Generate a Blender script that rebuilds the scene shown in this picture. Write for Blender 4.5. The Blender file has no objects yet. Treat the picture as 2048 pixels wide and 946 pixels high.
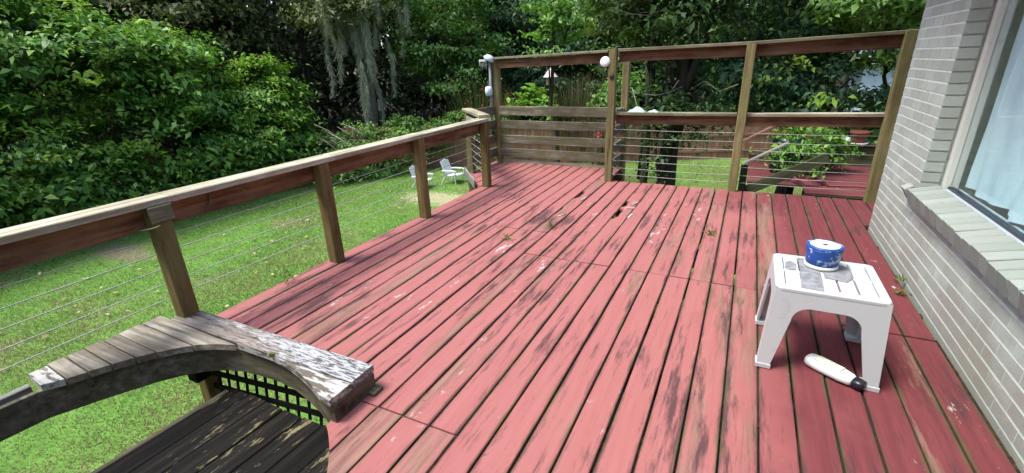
import bpy, math, random
import numpy as np
from mathutils import Matrix, Vector
random.seed(7)
SC = bpy.context.scene
COL = SC.collection
R_ = math.radians

# ------------------------------------------------------------------ camera
cam = bpy.data.cameras.new('camera')
cam.sensor_width = 36.0
cam.lens = 924 / 2048 * 36.0
cam.clip_start = 0.05
cam.clip_end = 400
cam_o = bpy.data.objects.new('camera', cam)
COL.objects.link(cam_o)
xa, ya, za = Vector((.897, .440, -.032)), Vector((-.129, .331, .935)), Vector((.422, -.835, .354))
za.normalize(); xa = (xa - za * xa.dot(za)).normalized(); ya = za.cross(xa)
cam_o.matrix_world = Matrix(((xa.x, ya.x, za.x, 0), (xa.y, ya.y, za.y, 0), (xa.z, ya.z, za.z, 1.5), (0, 0, 0, 1)))
SC.camera = cam_o

# ------------------------------------------------------------------ light
SUN_EL, SUN_AZ = R_(64), R_(-128)          # azimuth from +Y towards +X: high, behind on the left
world = bpy.data.worlds.new('World')
SC.world = world
world.use_nodes = True
wn = world.node_tree.nodes
sky = wn.new('ShaderNodeTexSky')
sky.sky_type = 'NISHITA'
sky.sun_disc = False
sky.sun_elevation = SUN_EL
sky.sun_rotation = SUN_AZ
sky.dust_density = 2.5
wn['Background'].inputs['Strength'].default_value = 0.11
world.node_tree.links.new(sky.outputs[0], wn['Background'].inputs['Color'])
sun = bpy.data.lights.new('sun', 'SUN')
sun.energy = 1.5
sun.angle = R_(20)
sun.color = (.97, 1.0, .93)
sun_o = bpy.data.objects.new('sun', sun)
COL.objects.link(sun_o)
sd = Vector((math.cos(SUN_EL) * math.sin(SUN_AZ), math.cos(SUN_EL) * math.cos(SUN_AZ), math.sin(SUN_EL)))
sun_o.rotation_euler = sd.to_track_quat('Z', 'Y').to_euler()
SC.view_settings.view_transform = 'Standard'
SC.view_settings.look = 'None'
SC.view_settings.exposure = 1.8
SC.view_settings.gamma = 1.0

# ------------------------------------------------------------------ object helpers
WM = {}


def obj(name, me, mat=None, parent=None, M=None, label=None, cat=None, group=None, kind=None):
    o = bpy.data.objects.new(name, me)
    COL.objects.link(o)
    M = M if M is not None else Matrix.Identity(4)
    WM[o.name] = M
    if me is not None and mat is not None and not me.materials:
        me.materials.append(mat)
    if parent is not None:
        o.parent = parent
        o.matrix_basis = WM[parent.name].inverted() @ M
    else:
        o.matrix_basis = M
    if label: o['label'] = label
    if cat: o['category'] = cat
    if group: o['group'] = group
    if kind: o['kind'] = kind
    return o


def thing(name, label, cat, loc=(0, 0, 0), rz=0.0, group=None):
    return obj(name, None, None, None, Matrix.Translation(loc) @ Matrix.Rotation(rz, 4, 'Z'), label, cat, group)


def copy_thing(src, M, label, group=None):
    r = src.copy(); COL.objects.link(r); r.matrix_basis = M; WM[r.name] = M
    r['label'] = label
    if group: r['group'] = group
    def rec(a, b):
        for ch in list(a.children):
            c = ch.copy(); COL.objects.link(c); c.parent = b; rec(ch, c)
    rec(src, r)
    return r


def mesh(verts, faces, smooth=False):
    m = bpy.data.meshes.new('mesh')
    m.from_pydata([tuple(v) for v in verts], [], [tuple(f) for f in faces])
    if smooth: m.shade_smooth()
    m.update()
    return m


def fast_quads(V, smooth=False):
    """V: (n,4,3) array -> mesh of n loose quads."""
    n = len(V)
    m = bpy.data.meshes.new('mesh')
    m.vertices.add(n * 4)
    m.vertices.foreach_set('co', V.reshape(-1).astype(np.float32))
    m.loops.add(n * 4)
    m.loops.foreach_set('vertex_index', np.arange(n * 4, dtype=np.int32))
    m.polygons.add(n)
    m.polygons.foreach_set('loop_start', np.arange(0, n * 4, 4, dtype=np.int32))
    m.polygons.foreach_set('loop_total', np.full(n, 4, dtype=np.int32))
    m.update(calc_edges=True)
    return m


_bx = {}


def box_mesh(L, w, t, c=.004, mat=None):
    key = (round(L, 4), round(w, 4), round(t, 4), c, mat.name if mat else '')
    if key in _bx: return _bx[key]
    y, z = w / 2, t / 2
    sec = [(-y + c, -z), (y - c, -z), (y, -z + c), (y, z - c), (y - c, z), (-y + c, z), (-y, z - c), (-y, -z + c)]
    v = [(0, a, b) for a, b in sec] + [(L, a, b) for a, b in sec]
    f = [(i, (i + 1) % 8, 8 + (i + 1) % 8, 8 + i) for i in range(8)]
    f = [tuple(reversed(q)) for q in f]
    f += [tuple(range(8)), tuple(reversed(range(8, 16)))]
    _bx[key] = mesh(v, f)
    return _bx[key]


def frame(a, b, up=(0, 0, 1)):
    a, b, up = Vector(a), Vector(b), Vector(up)
    x = (b - a).normalized()
    z = (up - x * up.dot(x)).normalized()
    y = z.cross(x)
    return Matrix(((x.x, y.x, z.x, a.x), (x.y, y.y, z.y, a.y), (x.z, y.z, z.z, a.z), (0, 0, 0, 1)))


def beam(name, a, b, w, t, mat, parent=None, up=(0, 0, 1), c=.004, **k):
    L = (Vector(b) - Vector(a)).length
    return obj(name, box_mesh(L, w, t, c, mat), mat, parent, frame(a, b, up), **k)


def post(name, x, y, z0, z1, w, mat, parent=None, **k):
    return beam(name, (x, y, z0), (x, y, z1), w, w, mat, parent, up=(0, 1, 0), c=.006, **k)


def tube_vf(pts, rad, sides=7, cap=True):
    pts = [Vector(p) for p in pts]
    n = len(pts)
    rad = rad if isinstance(rad, (list, tuple)) else [rad] * n
    V, F = [], []
    ref = Vector((.3, .2, 1)) if abs((pts[-1] - pts[0]).normalized().z) < .8 else Vector((1, .2, 0))
    for i, p in enumerate(pts):
        d = (pts[min(i + 1, n - 1)] - pts[max(i - 1, 0)]).normalized()
        u = d.cross(ref).normalized(); w = d.cross(u)
        for s in range(sides):
            a = 2 * math.pi * s / sides
            V.append(p + (u * math.cos(a) + w * math.sin(a)) * rad[i])
    for i in range(n - 1):
        for s in range(sides):
            F.append((i * sides + s, i * sides + (s + 1) % sides, (i + 1) * sides + (s + 1) % sides, (i + 1) * sides + s))
    if cap:
        F.append(tuple(reversed(range(sides)))); F.append(tuple(range((n - 1) * sides, n * sides)))
    return V, F


def merge(parts):
    V, F = [], []
    for v, f in parts:
        o = len(V); V += list(v); F += [tuple(i + o for i in q) for q in f]
    return V, F


def tube(name, pts, rad, mat, parent=None, sides=7, M=None, **k):
    v, f = tube_vf(pts, rad, sides)
    return obj(name, mesh(v, f, True), mat, parent, M, **k)


def lathe_vf(prof, n=28, cx=0, cy=0, cz=0):
    V, F = [], []
    for r, z in prof:
        for s in range(n):
            a = 2 * math.pi * s / n
            V.append((cx + r * math.cos(a), cy + r * math.sin(a), cz + z))
    for i in range(len(prof) - 1):
        for s in range(n):
            F.append((i * n + s, i * n + (s + 1) % n, (i + 1) * n + (s + 1) % n, (i + 1) * n + s))
    F.append(tuple(reversed(range(n)))); F.append(tuple(range((len(prof) - 1) * n, len(prof) * n)))
    return V, F


def box_vf(x0, x1, y0, y1, z0, z1):
    v = [(x, y, z) for z in (z0, z1) for y in (y0, y1) for x in (x0, x1)]
    return v, [(0, 2, 3, 1), (4, 5, 7, 6), (0, 1, 5, 4), (2, 6, 7, 3), (0, 4, 6, 2), (1, 3, 7, 5)]


def prism_vf(poly, z0, z1, inset=0.0):
    """Extrude a counter-clockwise xy polygon; the top edge is eased by inset."""
    n = len(poly)
    cx = sum(p[0] for p in poly) / n; cy = sum(p[1] for p in poly) / n
    V = [(x, y, z0) for x, y in poly] + [(x, y, z1 - inset) for x, y in poly]
    F = [tuple(reversed(range(n)))] + [(i, (i + 1) % n, n + (i + 1) % n, n + i) for i in range(n)]
    if inset:
        V += [(x + math.copysign(min(inset, abs(cx - x)), cx - x), y + math.copysign(min(inset, abs(cy - y)), cy - y), z1) for x, y in poly]
        F += [(n + i, n + (i + 1) % n, 2 * n + (i + 1) % n, 2 * n + i) for i in range(n)]
        F.append(tuple(range(2 * n, 3 * n)))
    else:
        F.append(tuple(range(n, 2 * n)))
    return V, F


# ------------------------------------------------------------------ material helpers
class NT:
    def __init__(s, name, rough=.8, spec=.3):
        s.m = bpy.data.materials.new(name); s.m.use_nodes = True
        s.t = s.m.node_tree; s.n = s.t.nodes
        s.p = s.n['Principled BSDF']; s.out = s.n['Material Output']
        s.p.inputs['Roughness'].default_value = rough
        s.p.inputs['Specular IOR Level'].default_value = spec
    def new(s, t): return s.n.new(t)
    def lk(s, a, b): s.t.links.new(a, b)
    def val(s, sock, v):
        if hasattr(v, 'links') or isinstance(v, bpy.types.NodeSocket): s.lk(v, sock)
        elif isinstance(v, (tuple, list)) and len(v) == 3 and sock.type == 'RGBA': sock.default_value = (*v, 1)
        else: sock.default_value = v
    def coord(s, scale=(1, 1, 1), rnd=True, world=False):
        if world:
            c = s.new('ShaderNodeNewGeometry').outputs['Position']
        else:
            c = s.new('ShaderNodeTexCoord').outputs['Object']
        if rnd:
            r = s.new('ShaderNodeObjectInfo').outputs['Random']
            k = s.new('ShaderNodeVectorMath'); k.operation = 'MULTIPLY'
            k.inputs[1].default_value = (37.0, 53.0, 71.0); s.lk(r, k.inputs[0])
            a = s.new('ShaderNodeVectorMath'); a.operation = 'ADD'; s.lk(c, a.inputs[0]); s.lk(k.outputs[0], a.inputs[1]); c = a.outputs[0]
        mp = s.new('ShaderNodeVectorMath'); mp.operation = 'MULTIPLY'; mp.inputs[1].default_value = scale
        s.lk(c, mp.inputs[0]); return mp.outputs[0]
    def noise(s, vec, scale=1.0, detail=4.0, rough=.6, dist=0.0):
        n = s.new('ShaderNodeTexNoise'); s.lk(vec, n.inputs['Vector'])
        n.inputs['Scale'].default_value = scale; n.inputs['Detail'].default_value = detail
        n.inputs['Roughness'].default_value = rough; n.inputs['Distortion'].default_value = dist
        return n.outputs['Fac']
    def ramp(s, fac, stops, interp='LINEAR'):
        r = s.new('ShaderNodeValToRGB'); s.lk(fac, r.inputs[0]); e = r.color_ramp.elements
        r.color_ramp.interpolation = interp
        while len(e) < len(stops): e.new(.5)
        for q, (p, c) in zip(e, stops):
            q.position = p; q.color = (*c, 1) if not isinstance(c, (int, float)) else (c, c, c, 1)
        return r.outputs[0]
    def mix(s, fac, a, b, mode='MIX'):
        x = s.new('ShaderNodeMix'); x.data_type = 'RGBA'; x.blend_type = mode
        s.val(x.inputs[0], fac); s.val(x.inputs[6], a); s.val(x.inputs[7], b)
        return x.outputs[2]
    def math(s, op, a, b=0.0):
        x = s.new('ShaderNodeMath'); x.operation = op; s.val(x.inputs[0], a); s.val(x.inputs[1], b); return x.outputs[0]
    def rnd(s): return s.new('ShaderNodeObjectInfo').outputs['Random']
    def island(s): return s.new('ShaderNodeNewGeometry').outputs['Random Per Island']
    def color(s, c): s.val(s.p.inputs['Base Color'], c)
    def bump(s, h, strength=.3, dist=.01):
        b = s.new('ShaderNodeBump'); b.inputs['Strength'].default_value = strength; b.inputs['Distance'].default_value = dist
        s.lk(h, b.inputs['Height']); s.lk(b.outputs[0], s.p.inputs['Normal'])


def wood(name, dark, mid, light, moss=None, moss_amt=.5, chips=None, chip_t=.62, rough=.85, bumpd=.004):
    m = NT(name, rough, .12)
    g = m.noise(m.coord((1.6, 26, 26)), 1.0, 5, .65)
    c = m.ramp(g, [(.3, dark), (.5, mid), (.7, light)])
    big = m.noise(m.coord((1.5, 5, 5)), 1.3, 4, .6)
    c = m.mix(m.ramp(big, [(.42, 0.0), (.66, .55)]), c, dark)
    if moss:
        mo = m.noise(m.coord((6, 9, 9)), 1.0, 6, .7)
        c = m.mix(m.ramp(mo, [(.46, 0.0), (.62, moss_amt)]), c, moss)
    if chips:
        ch = m.noise(m.coord((9, 45, 45)), 1.0, 5, .7)
        ch2 = m.noise(m.coord((1.2, 3, 3)), 1.0, 3, .6)
        c = m.mix(m.ramp(m.math('ADD', ch, m.math('MULTIPLY', m.math('SUBTRACT', ch2, .5), .7)), [(chip_t - .05, 0.0), (chip_t, 1.0)]), c, chips)
    v = m.math('ADD', m.math('MULTIPLY', m.rnd(), .35), .8)
    c = m.mix(1.0, c, v, 'MULTIPLY')
    m.color(c); m.bump(g, .5, bumpd)
    return m.m


MAT = {}
MAT['post'] = wood('post_wood', (.07, .058, .027), (.2, .16, .075), (.32, .26, .14), moss=(.15, .155, .06), moss_amt=.7)
MAT['post_brown'] = wood('post_wood_brown', (.075, .048, .02), (.21, .145, .06), (.34, .25, .115), moss=(.16, .155, .06), moss_amt=.65)
MAT['rail'] = wood('rail_wood_red', (.06, .032, .018), (.185, .1, .055), (.32, .2, .115), moss=(.22, .165, .1), moss_amt=.4)
MAT['cap'] = wood('cap_wood', (.16, .13, .08), (.4, .36, .27), (.6, .57, .48), moss=(.24, .23, .12), moss_amt=.5)
MAT['cap_dark'] = wood('cap_wood_lichen', (.09, .08, .05), (.22, .2, .13), (.36, .34, .25), moss=(.1, .1, .06), moss_amt=.6)
MAT['slat'] = wood('slat_wood_grey', (.07, .06, .042), (.17, .15, .11), (.3, .27, .21), moss=(.1, .105, .045), moss_amt=.85)
MAT['grey'] = wood('plank_wood_bleached', (.07, .055, .04), (.23, .195, .155), (.45, .42, .37), moss=(.2, .165, .1), moss_amt=.4)
MAT['flaky'] = wood('plank_flaking_paint', (.06, .05, .045), (.27, .24, .22), (.42, .4, .38), chips=(.72, .73, .72), chip_t=.53)
def flaking():
    m = NT('plank_flaking_white', .85, .2)
    raw = m.new('ShaderNodeTexCoord').outputs['Object']
    sx = m.new('ShaderNodeSeparateXYZ'); m.lk(raw, sx.inputs[0])
    g = m.noise(m.coord((2.0, 40, 40)), 1.0, 5, .7)
    c = m.ramp(g, [(.3, (.06, .05, .045)), (.52, (.2, .165, .14)), (.7, (.34, .30, .27))])
    n = m.noise(m.coord((11, 75, 75)), 1.0, 6, .75)
    n2 = m.noise(m.coord((2.2, 8, 8)), 1.0, 4, .6)
    v = m.math('ADD', n, m.math('ADD', m.math('MULTIPLY', m.math('SUBTRACT', n2, .5), .7), m.math('MULTIPLY', m.math('SUBTRACT', sx.outputs[0], .95), .2)))
    c = m.mix(m.ramp(v, [(.47, 0.0), (.58, .9)]), c, (.40, .40, .41))
    d = m.noise(m.coord((14, 90, 90)), 1.0, 4, .7)
    c = m.mix(m.ramp(m.math('ADD', d, m.math('MULTIPLY', m.math('SUBTRACT', sx.outputs[0], 1.0), .10)), [(.50, 0.0), (.58, .85)]), c, (.03, .028, .028))
    m.color(c); m.bump(n, .5, .003)
    return m.m


MAT['flaky'] = flaking()
MAT['bleached'] = wood('plank_white_paint', (.2, .18, .16), (.4, .385, .365), (.5, .49, .475), chips=(.12, .1, .08), chip_t=.6)
MAT['fascia'] = wood('fascia_wood_dark', (.045, .035, .025), (.13, .112, .082), (.22, .2, .155), moss=(.08, .07, .03), moss_amt=.6)
MAT['rotten'] = wood('end_wood_rotten', (.02, .015, .011), (.07, .05, .036), (.15, .115, .085), moss=(.2, .17, .13), moss_amt=.5)
MAT['black_wood'] = wood('lattice_black', (.006, .006, .006), (.012, .011, .01), (.02, .018, .015))
MAT['joist'] = wood('joist_wood', (.03, .02, .014), (.07, .045, .03), (.11, .075, .05))
MAT['fence'] = wood('fence_wood_red_brown', (.19, .09, .062), (.32, .165, .115), (.4, .22, .16))
MAT['landing'] = wood('landing_wood_blackened', (.004, .0035, .0035), (.010, .009, .008), (.026, .021, .017), chips=(.17, .145, .075), chip_t=.665)
MAT['stair'] = wood('stair_wood', (.03, .03, .018), (.07, .065, .04), (.13, .12, .08), moss=(.05, .07, .02), moss_amt=.6)
MAT['handrail'] = wood('handrail_grey', (.12, .12, .1), (.28, .27, .24), (.42, .41, .37))


def deck_paint():
    m = NT('deck_red_paint', .78, .14)
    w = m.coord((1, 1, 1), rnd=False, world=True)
    fine = m.noise(m.coord((2.0, 34, 34)), 1.0, 5, .65)
    # faded pink in the open; shade near wall and back painted into the red
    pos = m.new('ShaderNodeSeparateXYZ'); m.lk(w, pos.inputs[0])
    fade_shade = m.math('ADD', m.math('MULTIPLY', m.math('SUBTRACT', .62, pos.outputs[0]), 1.5), m.math('MULTIPLY', m.math('SUBTRACT', m.noise(w, 1.6, 4, .6), .5), 1.2))
    fade_shade = m.math('ADD', fade_shade, m.math('MULTIPLY', m.math('SUBTRACT', m.rnd(), .5), .45))
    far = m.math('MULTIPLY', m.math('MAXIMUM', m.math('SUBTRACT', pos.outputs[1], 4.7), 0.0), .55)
    fade_shade = m.math('SUBTRACT', fade_shade, far)
    base = m.ramp(fade_shade, [(.0, (.125, .031, .035)), (.5, (.23, .07, .07)), (1, (.315, .117, .110))])
    base = m.mix(m.ramp(fine, [(.35, .3), (.6, 0.0)]), base, (.24, .06, .062))
    # rubbed, brownish wood
    rub = m.noise(m.coord((.9, 6, 6)), 1.0, 9, .72)
    amt = m.math('ADD', rub, m.math('MULTIPLY', m.math('SUBTRACT', m.rnd(), .5), .26))
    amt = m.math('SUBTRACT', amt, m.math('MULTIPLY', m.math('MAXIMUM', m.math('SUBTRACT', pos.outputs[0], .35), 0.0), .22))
    base = m.mix(m.ramp(amt, [(.58, 0.0), (.615, .5), (.69, .8)]), base, m.ramp(fine, [(.35, (.13, .075, .055)), (.65, (.25, .155, .115))]))
    # purple-black mildew streaks
    st = m.noise(m.coord((1.7, 15, 15)), 1.0, 7, .75)
    st2 = m.noise(w, .9, 3, .6)
    st = m.math('ADD', st, m.math('MULTIPLY', m.math('SUBTRACT', st2, .5), .5))
    base = m.mix(m.ramp(st, [(.535, 0.0), (.65, .85)]), base, (.05, .03, .031))
    # grey-white bare chips
    ch = m.noise(m.coord((9, 22, 22)), 1.0, 6, .75)
    ch2 = m.noise(m.coord((.9, 4, 4)), 1.0, 3, .6)
    ch = m.math('ADD', ch, m.math('MULTIPLY', m.math('SUBTRACT', ch2, .5), .6))
    base = m.mix(m.ramp(ch, [(.69, 0.0), (.75, .8)]), base, (.46, .40, .375))
    # grime packed along the board edges
    loc = m.new('ShaderNodeTexCoord').outputs['Object']
    sl = m.new('ShaderNodeSeparateXYZ'); m.lk(loc, sl.inputs[0])
    ed = m.math('ADD', m.math('ABSOLUTE', sl.outputs[1]), m.math('MULTIPLY', m.math('SUBTRACT', m.noise(m.coord((2.2, 14, 14)), 1.0, 5, .75), .5), .07))
    base = m.mix(m.ramp(ed, [(.054, 0.0), (.071, .85)]), base, m.mix(m.ramp(m.noise(w, 2.3, 3, .6), [(.45, 0.0), (.6, 1.0)]), (.055, .035, .028), (.085, .08, .035)))
    # small dark specks and scuffs
    sp = m.noise(w, 16, 3, .6)
    base = m.mix(m.ramp(sp, [(.70, 0.0), (.74, .7)]), base, (.09, .05, .045))
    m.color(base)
    m.bump(fine, .35, .003)
    return m.m


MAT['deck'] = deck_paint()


def simple(name, col, rough=.5, spec=.4, var=.08, scale=20):
    m = NT(name, rough, spec)
    n = m.noise(m.coord((1, 1, 1)), scale, 4, .6)
    c = m.mix(m.ramp(n, [(.35, 0.0), (.65, 1.0)]), tuple(max(0, x * (1 - var)) for x in col), tuple(min(1, x * (1 + var)) for x in col))
    m.color(c)
    return m.m


def dirty(name, col, dirt, t=.56, rough=.5, scale=7, amt=.7):
    m = NT(name, rough, .4)
    n = m.noise(m.coord((1, 1, 1)), scale, 6, .7)
    c = m.mix(m.ramp(n, [(t, 0.0), (t + .1, amt)]), col, dirt)
    m.color(c)
    return m.m


MAT['cable'] = simple('steel_cable', (.36, .37, .34), .4, .5)
MAT['debris'] = simple('gap_debris', (.035, .024, .017), .95, .1, .5, 40)
MAT['plastic'] = dirty('white_plastic', (.47, .49, .50), (.36, .36, .355), .58, .38, 9, .5)
MAT['grime'] = simple('grey_grime', (.22, .22, .235), .9, .1, .25, 30)
MAT['white'] = dirty('white_painted', (.66, .68, .67), (.45, .47, .47), .6, .5)
MAT['blue'] = dirty('blue_cord', (.012, .06, .27), (.5, .58, .66), .53, .5, 24, .9)
MAT['spooltop'] = dirty('spool_white', (.62, .66, .68), (.2, .34, .58), .56, .5, 30, .8)
MAT['black'] = simple('black_plastic', (.012, .013, .02), .35, .5)
MAT['bottle'] = simple('bottle_white', (.62, .64, .61), .35, .5, .05)
MAT['printed'] = dirty('bottle_print', (.68, .72, .62), (.28, .36, .12), .5, .4, 45, .85)
MAT['paleblue'] = simple('pale_blue_fixture', (.55, .66, .74), .5)
MAT['pipe'] = simple('conduit_grey', (.22, .23, .26), .5)
MAT['mint'] = dirty('mint_cloth', (.42, .68, .58), (.8, .85, .83), .5, .8, 22, .9)
MAT['terracotta'] = dirty('terracotta', (.2, .05, .032), (.5, .42, .4), .62, .8, 12, .6)
MAT['hose'] = simple('hose_maroon', (.22, .06, .07), .5)
MAT['navy'] = simple('navy_plastic', (.004, .005, .014), .35, .5)
MAT['pink'] = simple('pink_roof', (.72, .52, .55), .6)
MAT['bird_wall'] = simple('birdhouse_wood', (.4, .28, .16), .8)
MAT['trunk'] = None


def bark(name, dark, light, moss):
    m = NT(name, .95, .1)
    g = m.noise(m.coord((14, 14, 2.0)), 1.0, 6, .7)
    c = m.ramp(g, [(.35, dark), (.65, light)])
    c = m.mix(m.ramp(m.noise(m.coord((2, 2, 2)), 1.4, 4, .6), [(.5, 0.0), (.65, .6)]), c, moss)
    m.color(c); m.bump(g, .8, .02)
    return m.m


MAT['trunk'] = bark('bark_dark', (.025, .02, .018), (.075, .06, .05), (.05, .06, .03))
MAT['trunk_pale'] = bark('bark_pale', (.08, .07, .06), (.2, .18, .15), (.12, .13, .08))


def leaf_mat(name, cols, trans=.28, rough=.5, spec=.35):
    m = NT(name, rough, spec)
    n = len(cols)
    c = m.ramp(m.island(), [(i / (n - 1), q) for i, q in enumerate(cols)])
    pw = m.noise(m.coord((1, 1, 1), rnd=False, world=True), .55, 3, .6)
    c = m.mix(m.ramp(pw, [(.38, .0), (.66, .55)]), c, m.mix(.5, c, cols[-2]))
    ng = m.noise(m.coord((1, 1, 1), rnd=False, world=True), 1.9, 3, .6)
    c = m.mix(m.ramp(ng, [(.52, 0.0), (.66, .6)]), c, m.mix(.6, c, tuple(min(1.0, x * k) for x, k in zip(cols[-1], (1.35, 1.25, .8)))))
    m.color(c)
    tr = m.new('ShaderNodeBsdfTranslucent')
    m.lk(m.mix(1.0, c, (1.0, 1.15, .55), 'MULTIPLY'), tr.inputs[0])
    mx = m.new('ShaderNodeMixShader'); mx.inputs[0].default_value = trans
    m.lk(m.p.outputs[0], mx.inputs[1]); m.lk(tr.outputs[0], mx.inputs[2]); m.lk(mx.outputs[0], m.out.inputs[0])
    return m.m


LEAF = {
    'hedge': leaf_mat('leaf_hedge', [(.03, .085, .018), (.065, .165, .03), (.105, .25, .042), (.165, .33, .055), (.25, .38, .065)]),
    'oak': leaf_mat('leaf_oak', [(.03, .07, .025), (.055, .115, .035), (.085, .16, .045), (.12, .19, .05)]),
    'blue': leaf_mat('leaf_bluish', [(.025, .065, .035), (.045, .11, .055), (.075, .155, .075), (.11, .2, .085)]),
    'olive': leaf_mat('leaf_olive', [(.05, .07, .022), (.085, .115, .033), (.12, .15, .045), (.14, .17, .055)]),
    'lime': leaf_mat('leaf_lime', [(.10, .2, .035), (.16, .3, .045), (.22, .39, .06), (.28, .43, .09)], .35),
    'young': leaf_mat('leaf_young', [(.12, .24, .03), (.19, .34, .04), (.26, .42, .06), (.33, .44, .07)], .38),
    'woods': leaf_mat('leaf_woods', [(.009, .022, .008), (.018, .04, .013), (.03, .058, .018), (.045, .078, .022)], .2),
    'vine': leaf_mat('leaf_vine', [(.06, .14, .035), (.11, .23, .05), (.17, .31, .07), (.26, .4, .16)], .35),
    'reed': leaf_mat('leaf_reed', [(.05, .09, .02), (.09, .14, .03), (.13, .17, .05), (.15, .11, .045)], .3),
    'heath': leaf_mat('leaf_heath', [(.05, .055, .025), (.075, .08, .03), (.10, .10, .045), (.12, .09, .05)], .25),
    'moss': leaf_mat('spanish_moss', [(.26, .265, .2), (.38, .39, .3), (.5, .51, .4), (.6, .6, .48)], .3, .9, .05),
}
MAT['flower'] = simple('red_petals', (.55, .04, .05), .6)
MAT['rose'] = simple('pink_petals', (.6, .07, .12), .6)
MAT['twig'] = simple('pale_twigs', (.3, .27, .22), .9)
MAT['dryleaf'] = simple('dry_leaf', (.42, .34, .2), .8)
MAT['weed'] = leaf_mat('leaf_weed', [(.08, .13, .02), (.13, .19, .03), (.2, .22, .05)], .3)

# ------------------------------------------------------------------ ground
G = -2.7


def lawn_mat():
    m = NT('lawn_ground', .95, .1)
    p = m.coord((1, 1, 1), rnd=False, world=True)
    c = m.ramp(m.noise(p, 3.2, 6, .7), [(.32, (.09, .19, .035)), (.5, (.13, .26, .05)), (.68, (.18, .31, .07))])
    c = m.mix(m.ramp(m.noise(p, 26, 4, .7), [(.4, .0), (.7, .5)]), c, (.045, .08, .015))
    soil = m.noise(p, .42, 5, .62)
    c = m.mix(m.ramp(soil, [(.57, 0.0), (.68, .7)]), c, (.2, .17, .1))
    for (bx, by, kx, ky, col) in ((-9.0, 12.2, .62, 1.1, (.36, .32, .2)), (-13.7, 5.3, .75, 2.0, (.22, .18, .12)), (-11.5, 8.6, 1.2, 1.6, (.24, .2, .12))):
        q = m.new('ShaderNodeVectorMath'); q.operation = 'SUBTRACT'; q.inputs[1].default_value = (bx, by, G); m.lk(p, q.inputs[0])
        q2 = m.new('ShaderNodeVectorMath'); q2.operation = 'MULTIPLY'; q2.inputs[1].default_value = (kx, ky, 0); m.lk(q.outputs[0], q2.inputs[0])
        ln = m.new('ShaderNodeVectorMath'); ln.operation = 'LENGTH'; m.lk(q2.outputs[0], ln.inputs[0])
        dd = m.math('ADD', ln.outputs['Value'], m.math('MULTIPLY', m.math('SUBTRACT', m.noise(p, 2.2, 5, .7), .5), 1.6))
        c = m.mix(m.ramp(dd, [(.55, .9), (1.1, 0.0)]), c, col)
    m.color(c); m.bump(m.noise(p, 30, 3, .7), .7, .03)
    return m.m


def floor_mat():
    m = NT('woodland_leaf_litter', 1.0, .05)
    p = m.coord((1, 1, 1), rnd=False, world=True)
    c = m.ramp(m.noise(p, 5, 6, .7), [(.35, (.012, .01, .007)), (.55, (.03, .024, .014)), (.7, (.05, .042, .022))])
    m.color(c); m.bump(m.noise(p, 14, 3, .7), .7, .05)
    return m.m


def sheet(name, mat, x0, x1, y0, y1, z, n, amp, rise=None):
    rng = np.random.default_rng(3)
    xs = np.linspace(x0, x1, n); ys = np.linspace(y0, y1, n)
    V = []
    for y in ys:
        for x in xs:
            h = amp * (math.sin(x * .7 + 1) * math.cos(y * .55) + .5 * math.sin(x * 1.7 + y * 1.3))
            V.append((x, y, z + h + (rise(x, y) if rise else 0)))
    F = [(j * n + i, j * n + i + 1, (j + 1) * n + i + 1, (j + 1) * n + i) for j in range(n - 1) for i in range(n - 1)]
    return obj(name, mesh(V, F, True), mat, kind='structure')


lawn_o = sheet('lawn', lawn_mat(), -15.2, 9, -6, 23.5, G, 60, .015)
floor_o = sheet('woodland_floor', floor_mat(), -160, 160, -90, 180, G - .06, 90, .0)
hill_o = None


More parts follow.
